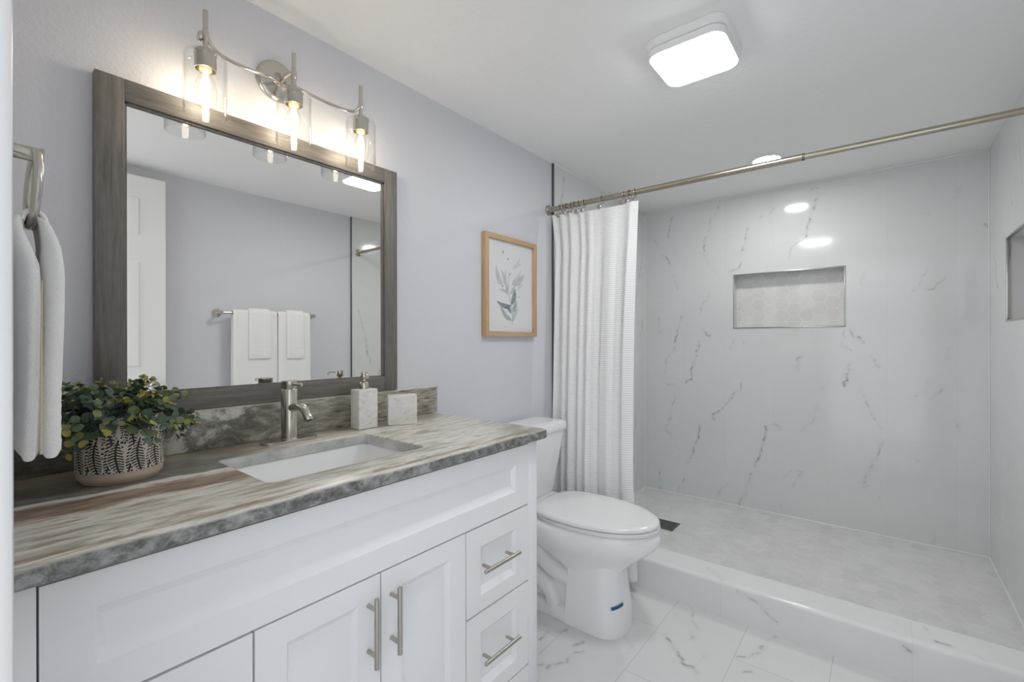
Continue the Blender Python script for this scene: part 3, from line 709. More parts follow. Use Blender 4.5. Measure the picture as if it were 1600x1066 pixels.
# countertop with the sink cut-out
SX0, SX1, SY0, SY1 = 0.165, 0.458, 0.42, 0.835
def loop_quad(n=12):
    return
b = MB(); cx, cy = 0.2885, 0.634
n = 10
outer = lambda z, ins: rrect((0.002+0.575)/2, (0.022+1.252)/2, (0.573)/2-ins, (1.230)/2-ins, 0.010, z, n)
inner = lambda z, ins: rrect((SX0+SX1)/2, (SY0+SY1)/2, (SX1-SX0)/2-ins, (SY1-SY0)/2-ins, 0.022, z, n)
rings = [inner(CB, 0), inner(CT-0.003, 0), inner(CT-0.0008, -0.001), inner(CT, -0.003), outer(CT, 0.006), outer(CT-0.0018, 0.0018), outer(CT-0.006, 0.0), outer(CB+0.004, 0.0), outer(CB, 0.003), inner(CB, 0)]
t = bmesh.new(); vr = [[t.verts.new(p) for p in r] for r in rings]
for a, c_ in zip(vr, vr[1:]):
    N = len(a)
    for k in range(N): t.faces.new((a[k], a[(k+1) % N], c_[(k+1) % N], c_[k]))
bmesh.ops.remove_doubles(t, verts=t.verts[:], dist=1e-6); bmesh.ops.recalc_face_normals(t, faces=t.faces[:])
b._merge(t)
tag(b.build('countertop', GRANT), 'banded cream and grey-green stone countertop on the white vanity', 'countertop')
b = MB(); b.box(0.001, 0.021, 0.022, 1.267, CT+0.0005, 0.9655, 0.0012)
tag(b.build('backsplash', GRANB), 'low grey-green stone backsplash slab along the wall below the mirror', 'backsplash')

# undermount sink
b = MB(); cx, cy, hx, hy = (SX0+SX1)/2, (SY0+SY1)/2, (SX1-SX0)/2, (SY1-SY0)/2
prof = [(0.022, CB-0.0008, 0.03), (0.004, CB-0.0008, 0.03), (0.002, CB-0.004, 0.03), (-0.004, CB-0.03, 0.034), (-0.020, CB-0.075, 0.042), (-0.032, CB-0.105, 0.05), (-0.055, CB-0.122, 0.05), (-0.10, CB-0.128, 0.04)]
rings = [rrect(cx, cy, hx+e, hy+e, r, z, 8) for e, z, r in prof]
rings += [rrect(cx, cy, 0.022, 0.022, 0.0219, CB-0.131, 8)]
outr = [rrect(cx, cy, hx+e+(0.010 if k else 0), hy+e+(0.010 if k else 0), r+0.008, z-(0.012 if k else 0.001)-(0.0 if k else 0.010), 8) for k, (e, z, r) in enumerate(prof)]
b.loft(rings, cap0=False, cap1=True)
b.loft(outr[:1]+outr[2:], cap0=False, cap1=True)
S = thing('sink', 'rectangular white undermount sink set into the stone countertop', 'sink', (cx, cy, CB-0.14))
b.build('basin', CERAM, S, smooth=50)
b = MB(); b.lathe([(0, 0.001), (0.010, 0.002), (0.014, 0.0015), (0.021, 0.001), (0.022, -0.001), (0, -0.001)], (cx, cy, CB-0.1295), n=24); b.build('drain', NICKEL, S)

# tap
FX, FY = 0.093, 0.634; Z0 = CT
T = thing('faucet', 'brushed nickel single-hole faucet with oval deck plate behind the sink', 'faucet', (FX, FY, Z0))
b = MB(); pl = []
def stadium(cx, cy, hx, hy, z, n=12):
    out = []
    for k in range(n+1):
        a = PI*k/n; out.append((cx+hx*math.cos(a), cy+(hy-hx)+hx*math.sin(a), z))
    for k in range(n+1):
        a = PI+PI*k/n; out.append((cx+hx*math.cos(a), cy-(hy-hx)+hx*math.sin(a), z))
    return out
b.loft([stadium(FX, FY, 0.028, 0.080, Z0+0.0004), stadium(FX, FY, 0.028, 0.080, Z0+0.0062), stadium(FX, FY, 0.0265, 0.0785, Z0+0.0076)])
b.build('deck_plate', NICKEL, T)
b = MB(); b.lathe([(0, 0.006), (0.0245, 0.006), (0.0245, 0.009), (0.0225, 0.0115), (0.0225, 0.151), (0.0215, 0.1525), (0, 0.1525)], (FX, FY, Z0), n=40); b.build('body', NICKEL, T)
b = MB(); b.lathe([(0, 0.1535), (0.0215, 0.1535), (0.0225, 0.155), (0.0225, 0.1745), (0.0212, 0.176), (0, 0.176)], (FX, FY, Z0), n=40); cap_ = b.build('handle_cap', NICKEL, T)
b = MB(); b.tube([(FX+0.02, FY, Z0+0.166), (FX+0.066, FY+0.002, Z0+0.167), (FX+0.068, FY+0.002, Z0+0.167)], [0.0052, 0.0052, 0.0042], 16); b.build('lever', NICKEL, cap_)
sp = catmull([(FX+0.012, FY, Z0+0.098), (FX+0.055, FY, Z0+0.105), (FX+0.088, FY, Z0+0.099), (FX+0.105, FY, Z0+0.083), (FX+0.110, FY, Z0+0.072)], 6)
b = MB(); b.tube(sp, 0.0125, 20); s_ = b.build('spout', NICKEL, T)
e = (sp[-1]-sp[-2]).normalized()
b = MB(); b.tube([sp[-1]-e*0.001, sp[-1]+e*0.0007], 0.0098, 20); b.build('aerator', BLACK, s_)

# soap dispenser and marble block
def m_whitemarble(name):
    t = NT(name); c = t.coord(scale=(1, 1.6, 3.2), rot=(0.5, 0.2, 0.1)); w = t.noise(c, 12, 6, 0.65, 1.6)
    col = t.ramp(w, [(0.30, (0.58, 0.57, 0.55, 1)), (0.44, (0.74, 0.725, 0.70, 1)), (0.6, (0.80, 0.785, 0.76, 1))])
    return t.fin(col, 0.3)
WMAR = m_whitemarble('honed_white_marble')
POL = m_metal('polished_nickel', (0.62, 0.58, 0.51, 1), 0.16)
D = thing('soap_dispenser', 'square white marble soap dispenser with a nickel pump beside the faucet', 'soap dispenser', (0.087, 0.884, CT))
b = MB(); b.box(0.062, 0.112, 0.849, 0.921, CT+0.0006, 0.988, 0.0035, 3); b.build('bottle', WMAR, D)
b = MB(); b.lathe([(0, 0), (0.0155, 0), (0.0155, 0.017), (0.013, 0.022), (0.009, 0.0235), (0.0065, 0.026), (0.0065, 0.032), (0.0115, 0.034), (0.0125, 0.037), (0.0125, 0.052), (0.0115, 0.055), (0, 0.0555)], (0.087, 0.884, 0.988), n=28)
pm = b.build('pump', POL, D)
b = MB(); b.tube(catmull([(0.095, 0.882, 1.036), (0.116, 0.874, 1.037), (0.130, 0.869, 1.034), (0.136, 0.867, 1.027)], 5), 0.0032, 10); b.build('nozzle', POL, pm)
b = MB(); b.box(-0.046, 0.0, -0.0495, 0.0495, CT+0.0006, 0.960, 0.0035, 3, Matrix.Translation((0.146, 0.997, 0)) @ Matrix.Rotation(R(-30), 4, 'Z'))
tag(b.build('marble_block', WMAR, loc=(0.13, 1.0, CT)), 'square white marble block standing against the backsplash right of the soap dispenser', 'marble block')

# ------------------------------------------------------------------ potted plant
PX, PY, PZ = 0.168, 0.241, CT+0.0006
PL = thing('potted_plant', 'bushy green eucalyptus plant in a black and white patterned pot on the counter', 'plant', (PX, PY, PZ))
def pot_r(h):   # outer radius at height h (0..0.135)
    if h < 0.016: return 0.063+0.0085*math.sin(min(1, h/0.016)*PI/2)
    return 0.0715+0.002*(h-0.016)/0.118
na, nh = 420, 130; H = 0.134
hs = np.concatenate([np.linspace(0, 0.016, 14)[:-1], np.linspace(0.016, H, nh)])
rad = np.array([pot_r(h) for h in hs]); ang = np.linspace(0, 2*PI, na, endpoint=False)
A, Hh = np.meshgrid(ang, hs, indexing='ij'); RR = np.meshgrid(ang, rad, indexing='ij')[1]
u = A/(2*PI); v = (Hh-0.024)/(H-0.024)
# interlocking fern leaves: two families, one growing up and one hanging down
NL = 13
ink = np.zeros_like(u)
def fern(uu, vv, phase, v0, v1, width, flip, lean):
    s = (vv-v0)/(v1-v0); s = 1-s if flip else s
    ax = lean*np.sin((s-0.1)*PI*1.1)
    w = (uu*NL+phase+ax) % 1.0-0.5
    ins = (s > 0) & (s < 1)
    half = width*np.sin(np.clip(s, 0, 1)**0.75*PI)**0.8
    d = np.abs(w)
    inside = ins & (d < half)
    ribs = (np.sin((s*13+d*2.6)*2*PI) > -0.05) & (d < half-0.035)
    spine = d < 0.045
    return inside, np.where(ribs | spine, 1.0, 0.0), half-d
val = np.zeros_like(u); done = np.zeros_like(u, bool)
# dotted ground between the leaves
gr = ((np.sin(v*70)*0.5+0.5) > 0.62) & ((np.sin(u*2*PI*NL*3.5)*0.5+0.5) > 0.5)
val[gr] = 1.0
for ph, v0, v1, wd, fl, ln in ((0.0, -0.02, 0.62, 0.40, False, 0.16), (0.5, 0.02, 0.80, 0.36, False, -0.20), (0.25, 0.36, 1.04, 0.37, True, 0.2), (0.75, 0.52, 1.05, 0.36, True, -0.16), (0.5, 0.80, 1.3, 0.30, False, 0.1), (0.0, -0.5, 0.2, 0.30, True, 0.0)):
    ins, pat, edge = fern(u, v, ph, v0, v1, wd, fl, ln)
    m_ = ins & ~done
    val[m_] = pat[m_]; done |= ins
val[v < 0] = -1.0
P = np.stack([PX+RR*np.cos(A), PY+RR*np.sin(A), PZ+Hh], 2)
relief = np.where(val < 0.5, 0.0009, 0.0)*(v > 0)
P[..., 0] += relief*np.cos(A); P[..., 1] += relief*np.sin(A)
nhh = len(hs); P = P.reshape(-1, 3)
i, j = np.meshgrid(np.arange(na), np.arange(nhh-1), indexing='ij'); i = i.ravel(); j = j.ravel(); i2 = (i+1) % na
F = np.stack([i*nhh+j, i2*nhh+j, i2*nhh+j+1, i*nhh+j+1], 1)
me = raw_mesh('t', P, F); set_attr(me, 'ink', val.ravel())
def m_pot():
    t = NT('carved_black_white_glaze'); a = t.attr('ink')
    n_ = t.noise(t.coord(), 140, 3, 0.6)
    cream = t.mix(n_, (0.52, 0.47, 0.40, 1), (0.66, 0.61, 0.54, 1))
    col = t.mix(t.smooth(a, 0.35, 0.65), cream, (0.02, 0.019, 0.019, 1))
    col = t.mix(t.math('LESS_THAN', a, -0.3), col, (0.50, 0.40, 0.31, 1))
    return t.fin(col, 0.6)
po = link('pot', me, m_pot(), PL, smooth=40)
b = MB(); b.lathe([(0, 0.0002), (0.058, 0.0), (0.063, 0.0004)], (PX, PY, PZ), n=48); b.build('pot_base', m_plain('raw_clay', (0.50, 0.40, 0.31, 1), 0.7), po)
b = MB()
b.lathe([(0.0735, 0.134), (0.072, 0.1365), (0.069, 0.1355), (0.067, 0.128), (0.066, 0.10)], (PX, PY, PZ), n=64)
b.build('pot_rim', m_plain('dark_pot_rim', (0.06, 0.055, 0.05, 1), 0.5), po)
b = MB(); b.lathe([(0, 0.122), (0.04, 0.121), (0.0675, 0.116)], (PX, PY, PZ), n=40)
b.build('soil', m_plain('dark_soil', (0.02, 0.016, 0.012, 1), 0.9), PL)
# foliage
lr = random.Random(12)
LV_, LF_, LT_ = [], [], []
stems = MB()
def add_leaf(pos, d, nrm, size, tone, fold):
    d = d.normalized(); nrm = (nrm-d*nrm.dot(d)).normalized(); s_ = d.cross(nrm)
    k0 = len(LV_)
    outline = [(0.0, 0.0), (0.18, 0.34), (0.45, 0.50), (0.74, 0.42), (0.93, 0.2), (1.0, 0.0), (0.93, -0.2), (0.74, -0.42), (0.45, -0.50), (0.18, -0.34)]
    mid = [0.3, 0.6]
    vs = [pos+d*(a*size)+s_*(c_*size)+nrm*(fold*size*(abs(c_)*0.7+0.35*(a-0.4)**2)) for a, c_ in outline]+[pos+d*(a*size) for a in mid]
    LV_.extend([tuple(v) for v in vs])
    L = [(0, 1, 10), (1, 2, 11, 10), (2, 3, 11), (3, 4, 5, 11), (5, 6, 7, 11), (7, 8, 11), (8, 9, 10, 11), (9, 0, 10)]
    for f_ in L: LF_.append([k0+q for q in f_])
    LT_.extend([tone]*12)
base = Vector((PX, PY-0.010, PZ+0.118))
for si in range(84):
    az = 2*PI*si*0.381966+lr.uniform(-0.3, 0.3); el = lr.uniform(R(6), R(84)) if si > 20 else lr.uniform(R(-8), R(25))
    Lg = lr.uniform(0.078, 0.112)*(0.86 if el > R(55) else 1.02)
    ce = math.cos(el)
    d0 = Vector((math.cos(az)*ce*0.85, math.sin(az)*ce*1.12, math.sin(el)))
    if d0.x < 0: d0.x *= 0.75
    st = base+Vector((math.cos(az), math.sin(az), 0))*lr.uniform(0.012, 0.05)
    droop = lr.uniform(0.01, 0.05) if el < R(35) else lr.uniform(0.0, 0.02)
    pts = [st+d0*(Lg*k/7)+Vector((0, 0, -droop*(k/7)**2)) for k in range(8)]
    for p in pts: p.x = max(p.x, 0.035)
    stems.tube(pts, [0.0012-0.0001*k for k in range(8)], 5)
    tone_s = lr.uniform(0, 0.5)
    for k in range(1, 8):
        ax = (pts[min(k+1, 7)]-pts[k-1]).normalized()
        side = ax.cross(Vector((0, 0, 1)));
        if side.length < 0.1: side = Vector((1, 0, 0))
        side.normalize(); upv = side.cross(ax)
        tw = lr.uniform(0, PI)+k*PI/2
        for sgn in (0, PI):
            q = side*math.cos(tw+sgn)+upv*math.sin(tw+sgn)
            dl = q*0.9+ax*lr.uniform(0.3, 0.8)+Vector((0, 0, lr.uniform(-0.15, 0.35)))
            sz = lr.uniform(0.019, 0.028)*(1.0-0.45*(k/7)**1.5)
            young = 1.0 if (k >= 6 and lr.random() < 0.4) else 0.0
            add_leaf(pts[k]+q*0.002, dl, ax*0.6+Vector((0, 0, 0.7)), sz, min(1, max(0, tone_s*0.7+lr.uniform(0, 0.35)+0.45*young)), lr.uniform(0.1, 0.45))
    add_leaf(pts[7], (pts[7]-pts[6]), Vector((0, 0, 1))+d0.orthogonal()*0.4, 0.011, min(1, tone_s+0.45), 0.4)
me = bpy.data.meshes.new('t'); me.from_pydata(LV_, [], LF_); set_attr(me, 'tone', LT_)
for v_ in me.vertices: v_.co.x = max(v_.co.x, 0.028)
def m_leaf():
    t = NT('eucalyptus_leaf'); a = t.attr('tone'); n_ = t.noise(t.coord(), 60, 3)
    col = t.ramp(a, [(0.0, (0.040, 0.075, 0.060, 1)), (0.30, (0.080, 0.125, 0.095, 1)), (0.5, (0.12, 0.17, 0.095, 1)), (0.65, (0.19, 0.235, 0.09, 1)), (0.85, (0.36, 0.34, 0.07, 1)), (1.0, (0.50, 0.43, 0.08, 1))])
    col = t.mix(t.math('MULTIPLY', n_, 0.25), col, (0.16, 0.20, 0.16, 1))
    return t.fin(col, 0.5, spec=0.35, **{'Subsurface Weight': 0.0})
link('foliage', me, m_leaf(), PL, smooth=60)
stems.build('stems', m_plain('leaf_stem', (0.10, 0.10, 0.04, 1), 0.6), PL)

# ------------------------------------------------------------------ mirror
MY0, MY1, MZ0, MZ1 = 0.222, 1.066, 0.9665, 1.774; FWD = 0.054
MI = thing('wall_mirror', 'large rectangular mirror in a grey-brown wood frame above the vanity', 'mirror', (0.0, 0.644, MZ0))
for y0, y1 in ((MY0, MY0+FWD), (MY1-FWD, MY1)):
    b = MB(); b.box(0.0008, 0.026, y0, y1, MZ0, MZ1, 0.0012); b.build('frame_stile', WDV, MI)
for z0, z1 in ((MZ0, MZ0+0.052), (MZ1-0.052, MZ1)):
    b = MB(); b.box(0.0008, 0.0255, MY0+FWD+0.0004, MY1-FWD-0.0004, z0, z1, 0.0012); b.build('frame_rail', WDH, MI)
b = MB(); b.box(0.006, 0.0125, MY0+FWD-0.006, MY1-FWD+0.006, MZ0+0.046, MZ1-0.046); b.build('mirror_glass', MIRR, MI, smooth=0)
b = MB(); a0, a1, c0, c1 = MY0+FWD, MY1-FWD, MZ0+0.052, MZ1-0.052
b.box(0.0126, 0.019, a0, a0+0.005, c0, c1); b.box(0.0126, 0.019, a1-0.005, a1, c0, c1); b.box(0.0126, 0.019, a0, a1, c0, c0+0.004); b.box(0.0126, 0.019, a0, a1, c1-0.005, c1)
b.build('inner_bead', WDV, MI)

# ------------------------------------------------------------------ vanity light
LX = 0.090; SY = (0.424, 0.650, 0.872)
VL = thing('vanity_light', 'three-lamp brushed nickel wall light with clear glass shades above the mirror', 'wall light', (0.0, 0.645, 1.93))
b = MB(); b.lathe([(0, 0.0008), (0.060, 0.0008), (0.060, 0.009), (0.056, 0.014), (0.048, 0.017), (0.044, 0.0175), (0.034, 0.021), (0.020, 0.024), (0.014, 0.032), (0.011, 0.04), (0, 0.0405)], (0, 0.640, 1.932), 'x', 48)
b.build('backplate', NICKEL, VL)
b = MB()
b.tube(catmull([(0.034, 0.640, 1.928), (0.055, 0.644, 1.935), (LX, SY[1], 1.937)], 6), 0.0048, 12)
b.build('arm', NICKEL, VL)
for sgn, ye in ((-1, SY[0]), (1, SY[2])):
    b = MB()
    y0 = 0.640; dy = abs(ye-y0)
    P_ = [(0.030, y0+sgn*0.006, 1.918), (0.055, y0+sgn*0.04, 1.912), (0.070, y0+sgn*dy*0.40, 1.900), (0.080, y0+sgn*dy*0.64, 1.893), (0.086, ye-sgn*0.036, 1.895), (0.0885, ye-sgn*0.014, 1.907), (LX, ye-sgn*0.002, 1.927)]
    b.tube(catmull(P_, 8), 0.0048, 12); b.build('arm', NICKEL, VL)
b = MB(); b.lathe([(0, -0.004), (0.0125, -0.004), (0.0135, -0.002), (0.0135, 0.001), (0.010, 0.004), (0, 0.0045)], (LX-0.006, SY[0]-0.010, 1.921), 'y', 24); b.build('joint_cap', NICKEL, VL)
for k, y in enumerate(SY):
    b = MB(); c = (LX, y, 0)
    b.lathe([(0, 1.990), (0.0052, 1.990), (0.0058, 1.9885), (0.0058, 1.940), (0.0075, 1.937), (0.0078, 1.920), (0.0062, 1.916), (0.0062, 1.898), (0.010, 1.890), (0.0225, 1.885), (0.0255, 1.880), (0.0262, 1.8785), (0.0262, 1.876), (0.0245, 1.875), (0.0245, 1.838), (0.0225, 1.838), (0.0205, 1.848), (0, 1.849)], c, n=32)
    so = b.build('socket', NICKEL, VL)
    b = MB(); b.lathe([(0.0, 1.8485), (0.0135, 1.8485), (0.0135, 1.838), (0.010, 1.834), (0, 1.834)], c, n=20); b.build('bulb_cap', m_plain('brass_cap', (0.75, 0.55, 0.25, 1), 0.35) if k == 0 else bpy.data.materials['brass_cap'], so)
    b = MB(); r = 0.0475
    b.lathe([(0.0255, 1.8775), (0.038, 1.8775), (r-0.003, 1.873), (r, 1.864), (r, 1.724), (r-0.001, 1.7225), (r-0.0026, 1.724), (r-0.0026, 1.862), (r-0.006, 1.870), (0.037, 1.8745), (0.0255, 1.8745)], c, n=48)
    b.build('glass_shade', GLASS, VL, smooth=50)
    b = MB(); b.lathe([(0.0115, 1.834), (0.014, 1.822), (0.021, 1.806), (0.0258, 1.788), (0.0262, 1.775), (0.0235, 1.758), (0.017, 1.746), (0.008, 1.739), (0, 1.737)], c, n=32)
    bu = b.build('bulb', BULBG, VL, smooth=60)
    b = MB(); b.lathe([(0, 1.829), (0.004, 1.827), (0.0085, 1.812), (0.0112, 1.793), (0.0098, 1.772), (0.006, 1.755), (0.0045, 1.744), (0, 1.742)], c, n=16)
    b.build('filament', FILE, bu)

# ------------------------------------------------------------------ towel ring and its towel
TR = thing('towel_ring', 'brushed nickel towel ring on the left end wall above the counter', 'towel ring', (0.36, 0.02, 1.45))
b = MB(); b.lathe([(0, 0.0), (0.026, 0.0), (0.026, 0.006), (0.020, 0.010), (0.0125, 0.013), (0.0115, 0.035), (0.0135, 0.040), (0.0135, 0.047), (0.0115, 0.051), (0.0115, 0.082), (0.0125, 0.0835), (0.0125, 0.0865), (0, 0.087)], (0.36, 0.0205, 1.450), 'y', 28)
b.build('post', NICKEL, TR)
b = MB(); ring = []
for k in range(48):
    a = 2*PI*k/48; z_ = 1.393+0.060*math.cos(a); ring.append((0.36+0.060*math.sin(a), 0.094+0.003*math.cos(a), z_))
b.tube(ring, 0.0062, 14, closed=True); b.build('ring', NICKEL, TR)
def towel_lobes():
    b = MB(); n = 36
    # profile of one folded layer: rounded rectangle in x/y whose width grows below the ring
    for side in (-1, 1):
        rings = []
        zs_ = np.linspace(0, 1, 60)
        for s in zs_:
            z_ = 1.343-(1.343-0.972)*s
            if side == 1: hw = 0.045+0.030*min(1, s/0.25)**0.7; yc = 0.0985+0.0145*min(1, s/0.12)**0.5; th = 0.0058+0.008*min(1, s/0.2)**0.7
            else: hw = 0.045+0.032*min(1, s/0.25)**0.7; yc = (0.0775-0.003*min(1, s/0.03)+0.0118*min(1, max(0, (s-0.05)/0.16))); th = 0.0058+0.0062*min(1, s/0.2)**0.7
            if s > 0.7: th *= 1-0.06*math.sin((s-0.7)/0.3*PI*6)**2
            yc += 0.003*math.sin(s*5+side)*s - (0.004*s if side == 1 else 0)
            if s > 0.985: th *= 0.7
            rg = []
            for k in range(n):
                a = 2*PI*k/n; ca, sa = math.cos(a), math.sin(a)
                e = 0.45
                x_ = 0.355+hw*math.copysign(abs(ca)**e, ca); y_ = yc+th*math.copysign(abs(sa)**0.8, sa)
                y_ += 0.0015*math.sin(x_*90+s*3)
                rg.append((x_, max(y_, 0.024), z_-0.006*abs(ca)*s))
            rings.append(rg)
        b.loft(rings)
    # roll over the lower bar of the ring
    rings = []
    for k in range(13):
        a = PI*k/12; c_ = Vector((0.36, 0.0915+0.0130*math.cos(a), 1.336+0.0155*math.sin(a)))
        nrm = Vector((0, math.cos(a), math.sin(a)))
        rg = []
        for q in range(20):
            t_ = 2*PI*q/20
            rg.append(tuple(c_+Vector((1, 0, 0))*0.044*math.copysign(abs(math.cos(t_))**0.5, math.cos(t_))+nrm*0.0052*math.sin(t_)))
        rings.append(rg)
    b.loft(rings)
    return b
HT = thing('hand_towel', 'folded white hand towel hanging through the towel ring at the left edge', 'towel', (0.355, 0.098, 0.97))
towel_lobes().build('cloth', TERRY, HT, smooth=60)
b = MB(); b.tube([(0.432, 0.0975, 1.24), (0.433, 0.0965, 1.16), (0.434, 0.096, 1.08), (0.434, 0.0955, 0.975)], [0.0008, 0.0013, 0.0018, 0.0016], 8); label_part(b.build('side_seam', SEAMY, HT), 'yellowish seam along the fold')

# ------------------------------------------------------------------ framed botanical print
PY0, PY1, PZ0, PZ1 = 1.556, 1.955, 1.168, 1.650; pw = 0.0235
PF = thing('framed_print', 'botanical leaf print in a light oak frame on the wall above the toilet', 'picture', (0.0, 1.755, PZ0))
for y0, y1 in ((PY0, PY0+pw), (PY1-pw, PY1)):
    b = MB(); b.box(0.0008, 0.028, y0, y1, PZ0, PZ1, 0.0015); b.build('frame_stile', OAKV, PF)
for z0, z1 in ((PZ0, PZ0+pw), (PZ1-pw, PZ1)):
    b = MB(); b.box(0.0008, 0.0275, PY0+pw+0.0003, PY1-pw-0.0003, z0, z1, 0.0015); b.build('frame_rail', OAKH, PF)
pmats = [m_plain('print_paper', (0.74, 0.745, 0.745, 1), 0.6, 0.3, 0.01)]
for nm, c_ in (('ink_faint', (0.62, 0.64, 0.64, 1)), ('ink_pale', (0.50, 0.53, 0.53, 1)), ('ink_mid', (0.36, 0.40, 0.41, 1)), ('ink_dark', (0.17, 0.21, 0.24, 1))):
    t = NT(nm); n_ = t.noise(t.coord(), 55, 4, 0.6, 0.8)
    pmats.append(t.fin(t.mix(t.smooth(n_, 0.3, 0.7), (0.62*0.4+c_[0]*0.6, 0.63*0.4+c_[1]*0.6, 0.63*0.4+c_[2]*0.6, 1), c_), 0.7, spec=0.2))
b = MB(); b.box(0.003, 0.0125, PY0+0.012, PY1-0.012, PZ0+0.012, PZ1-0.012)
xl = 0.01275
order = sorted(LEAVES, key=lambda q: q[3])
for li, (a, c_, w_, sh) in enumerate(order):
    b.mi = sh+1
    a = Vector((0, *a)); c2 = Vector((0, *c_)); d_ = c2-a; nn = Vector((0, -d_.z, d_.y)).normalized()
    xx = xl+0.00002*li; up_, dn = [], []
    for k in range(13):
        s = k/12; h_ = w_*0.54*math.sin(PI*s**0.8)**0.9; bend = 0.10*d_.length*math.sin(PI*s)*(1 if li % 2 else -1)
        p = a+d_*s+nn*bend; p.x = xx
        up_.append(p+nn*h_); dn.append(p-nn*h_*0.8)
    for k in range(12): b.poly([[tuple(up_[k]), tuple(dn[k]), tuple(dn[k+1]), tuple(up_[k+1])]])
b.mi = 3
for p, q in zip(STEM, STEM[1:]):
    a = Vector((xl+0.0006, *p)); c2 = Vector((xl+0.0006, *q)); d_ = (c2-a).normalized(); nn = Vector((0, -d_.z, d_.y))*0.0013
    b.poly([[tuple(a+nn), tuple(a-nn), tuple(c2-nn), tuple(c2+nn)]])
b.build('print', pmats, PF, smooth=0)
# ------------------------------------------------------------------ toilet
TY = 1.700
TO = thing('toilet', 'white two-piece toilet with closed elongated seat between the vanity and the shower', 'toilet', (0.40, TY, 0.0))
def egg(xb, xf, hw, z, n=56, back=2.6, frontp=2.0, mid=0.42):
    """egg-shaped ring: squarer at the back, rounder and longer at the front"""
    xm = xb+(xf-xb)*mid; out = []
    for k in range(n):
        a = 2*PI*k/n; ca, sa = math.cos(a), math.sin(a)
        if ca >= 0: x = xm+(xf-xm)*abs(ca)**(2/frontp); y = hw*math.copysign(abs(sa)**(2/frontp), sa)
        else: x = xm-(xm-xb)*abs(ca)**(2/back); y = hw*math.copysign(abs(sa)**(2/back), sa)
        out.append((x, TY+y, z))
    return out
b = MB()
b.loft([egg(0.06, 0.752, 0.165, 0.414), egg(0.055, 0.764, 0.178, 0.411), egg(0.052, 0.772, 0.186, 0.402), egg(0.055, 0.776, 0.189, 0.388), egg(0.06, 0.772, 0.188, 0.368), egg(0.075, 0.758, 0.180, 0.346),
        egg(0.11, 0.735, 0.167, 0.325), egg(0.16, 0.708, 0.150, 0.303), egg(0.22, 0.680, 0.131, 0.280), egg(0.28, 0.655, 0.115, 0.257), egg(0.33, 0.635, 0.104, 0.236), egg(0.36, 0.622, 0.098, 0.215)])
# front pedestal column
def ped(z, xb, xf, hw, r=0.07):
    out = []; n = 14
    for k in range(n+1):
        a = -PI/2+PI*k/n
        out.append((xf-r*1.25+r*1.25*math.cos(a)**0.9 if math.cos(a) > 0 else xf-r*1.25, TY+(hw)*math.sin(a)*1.0 if False else TY+math.copysign(abs(math.sin(a))**0.75*hw, math.sin(a)), z))
    out += [(xb+0.008, TY+hw*0.995, z), (xb, TY+hw-0.012, z), (xb, TY-hw+0.012, z), (xb+0.008, TY-hw*0.995, z)]
    return out
b.loft([ped(0.262, 0.425, 0.628, 0.094), ped(0.235, 0.425, 0.630, 0.098), ped(0.16, 0.422, 0.636, 0.103), ped(0.08, 0.418, 0.645, 0.109), ped(0.012, 0.415, 0.651, 0.114), ped(0.0006, 0.415, 0.652, 0.115)])
# rear body and deck
def blk(z, x0, x1, hw, r=0.03): return rrect((x0+x1)/2, TY, (x1-x0)/2, hw, r, z, 6)
b.loft([blk(0.0006, 0.09, 0.44, 0.070), blk(0.20, 0.09, 0.46, 0.066), blk(0.33, 0.07, 0.45, 0.072), blk(0.38, 0.03, 0.40, 0.11)])
b.loft([blk(0.355, 0.022, 0.34, 0.135, 0.04), blk(0.375, 0.016, 0.34, 0.165, 0.05), blk(0.405, 0.014, 0.34, 0.172, 0.05), blk(0.4125, 0.018, 0.335, 0.168, 0.05)])
# foot flange
b.loft([blk(0.0006, 0.075, 0.50, 0.108, 0.05), blk(0.030, 0.077, 0.50, 0.106, 0.05), blk(0.044, 0.085, 0.50, 0.098, 0.045), blk(0.048, 0.095, 0.50, 0.088, 0.04)])
# trapway relief on both flanks
for s in (-1, 1):
    b.tube(catmull([(0.20, TY+s*0.060, 0.36), (0.235, TY+s*0.066, 0.30), (0.27, TY+s*0.070, 0.24), (0.33, TY+s*0.070, 0.19), (0.43, TY+s*0.064, 0.165)], 6), 0.036, 18)
    b.tube(catmull([(0.10, TY+s*0.056, 0.30), (0.14, TY+s*0.064, 0.22), (0.20, TY+s*0.070, 0.155), (0.28, TY+s*0.072, 0.125), (0.335, TY+s*0.070, 0.085), (0.35, TY+s*0.066, 0.03)], 6), 0.038, 18)
bo = b.build('bowl', CERAM, TO, smooth=48)
for s in (-1, 1):
    b = MB(); b.lathe([(0.0145, 0), (0.0145, 0.020), (0.0125, 0.031), (0.0115, 0.036), (0.007, 0.0385), (0, 0.039)], (0.335, TY+s*0.094, 0.045), n=20); b.build('bolt_cap', SEATM, TO)
# strip of blue tape on the front of the pedestal
rows = []
for k in range(7):
    a = R(-46+k*6.0); sl = k/6
    zc = 0.112+0.005*sl
    xs_, ys_ = 0.642-0.0875+0.0875*math.cos(a)**0.9, TY+math.copysign(abs(math.sin(a))**0.75*0.1065, math.sin(a))
    nx, ny = math.cos(a), math.sin(a)
    rows.append([(xs_+0.0012*nx+0.001, ys_+0.0012*ny, zc-0.006), (xs_+0.0012*nx, ys_+0.0012*ny, zc+0.006)])
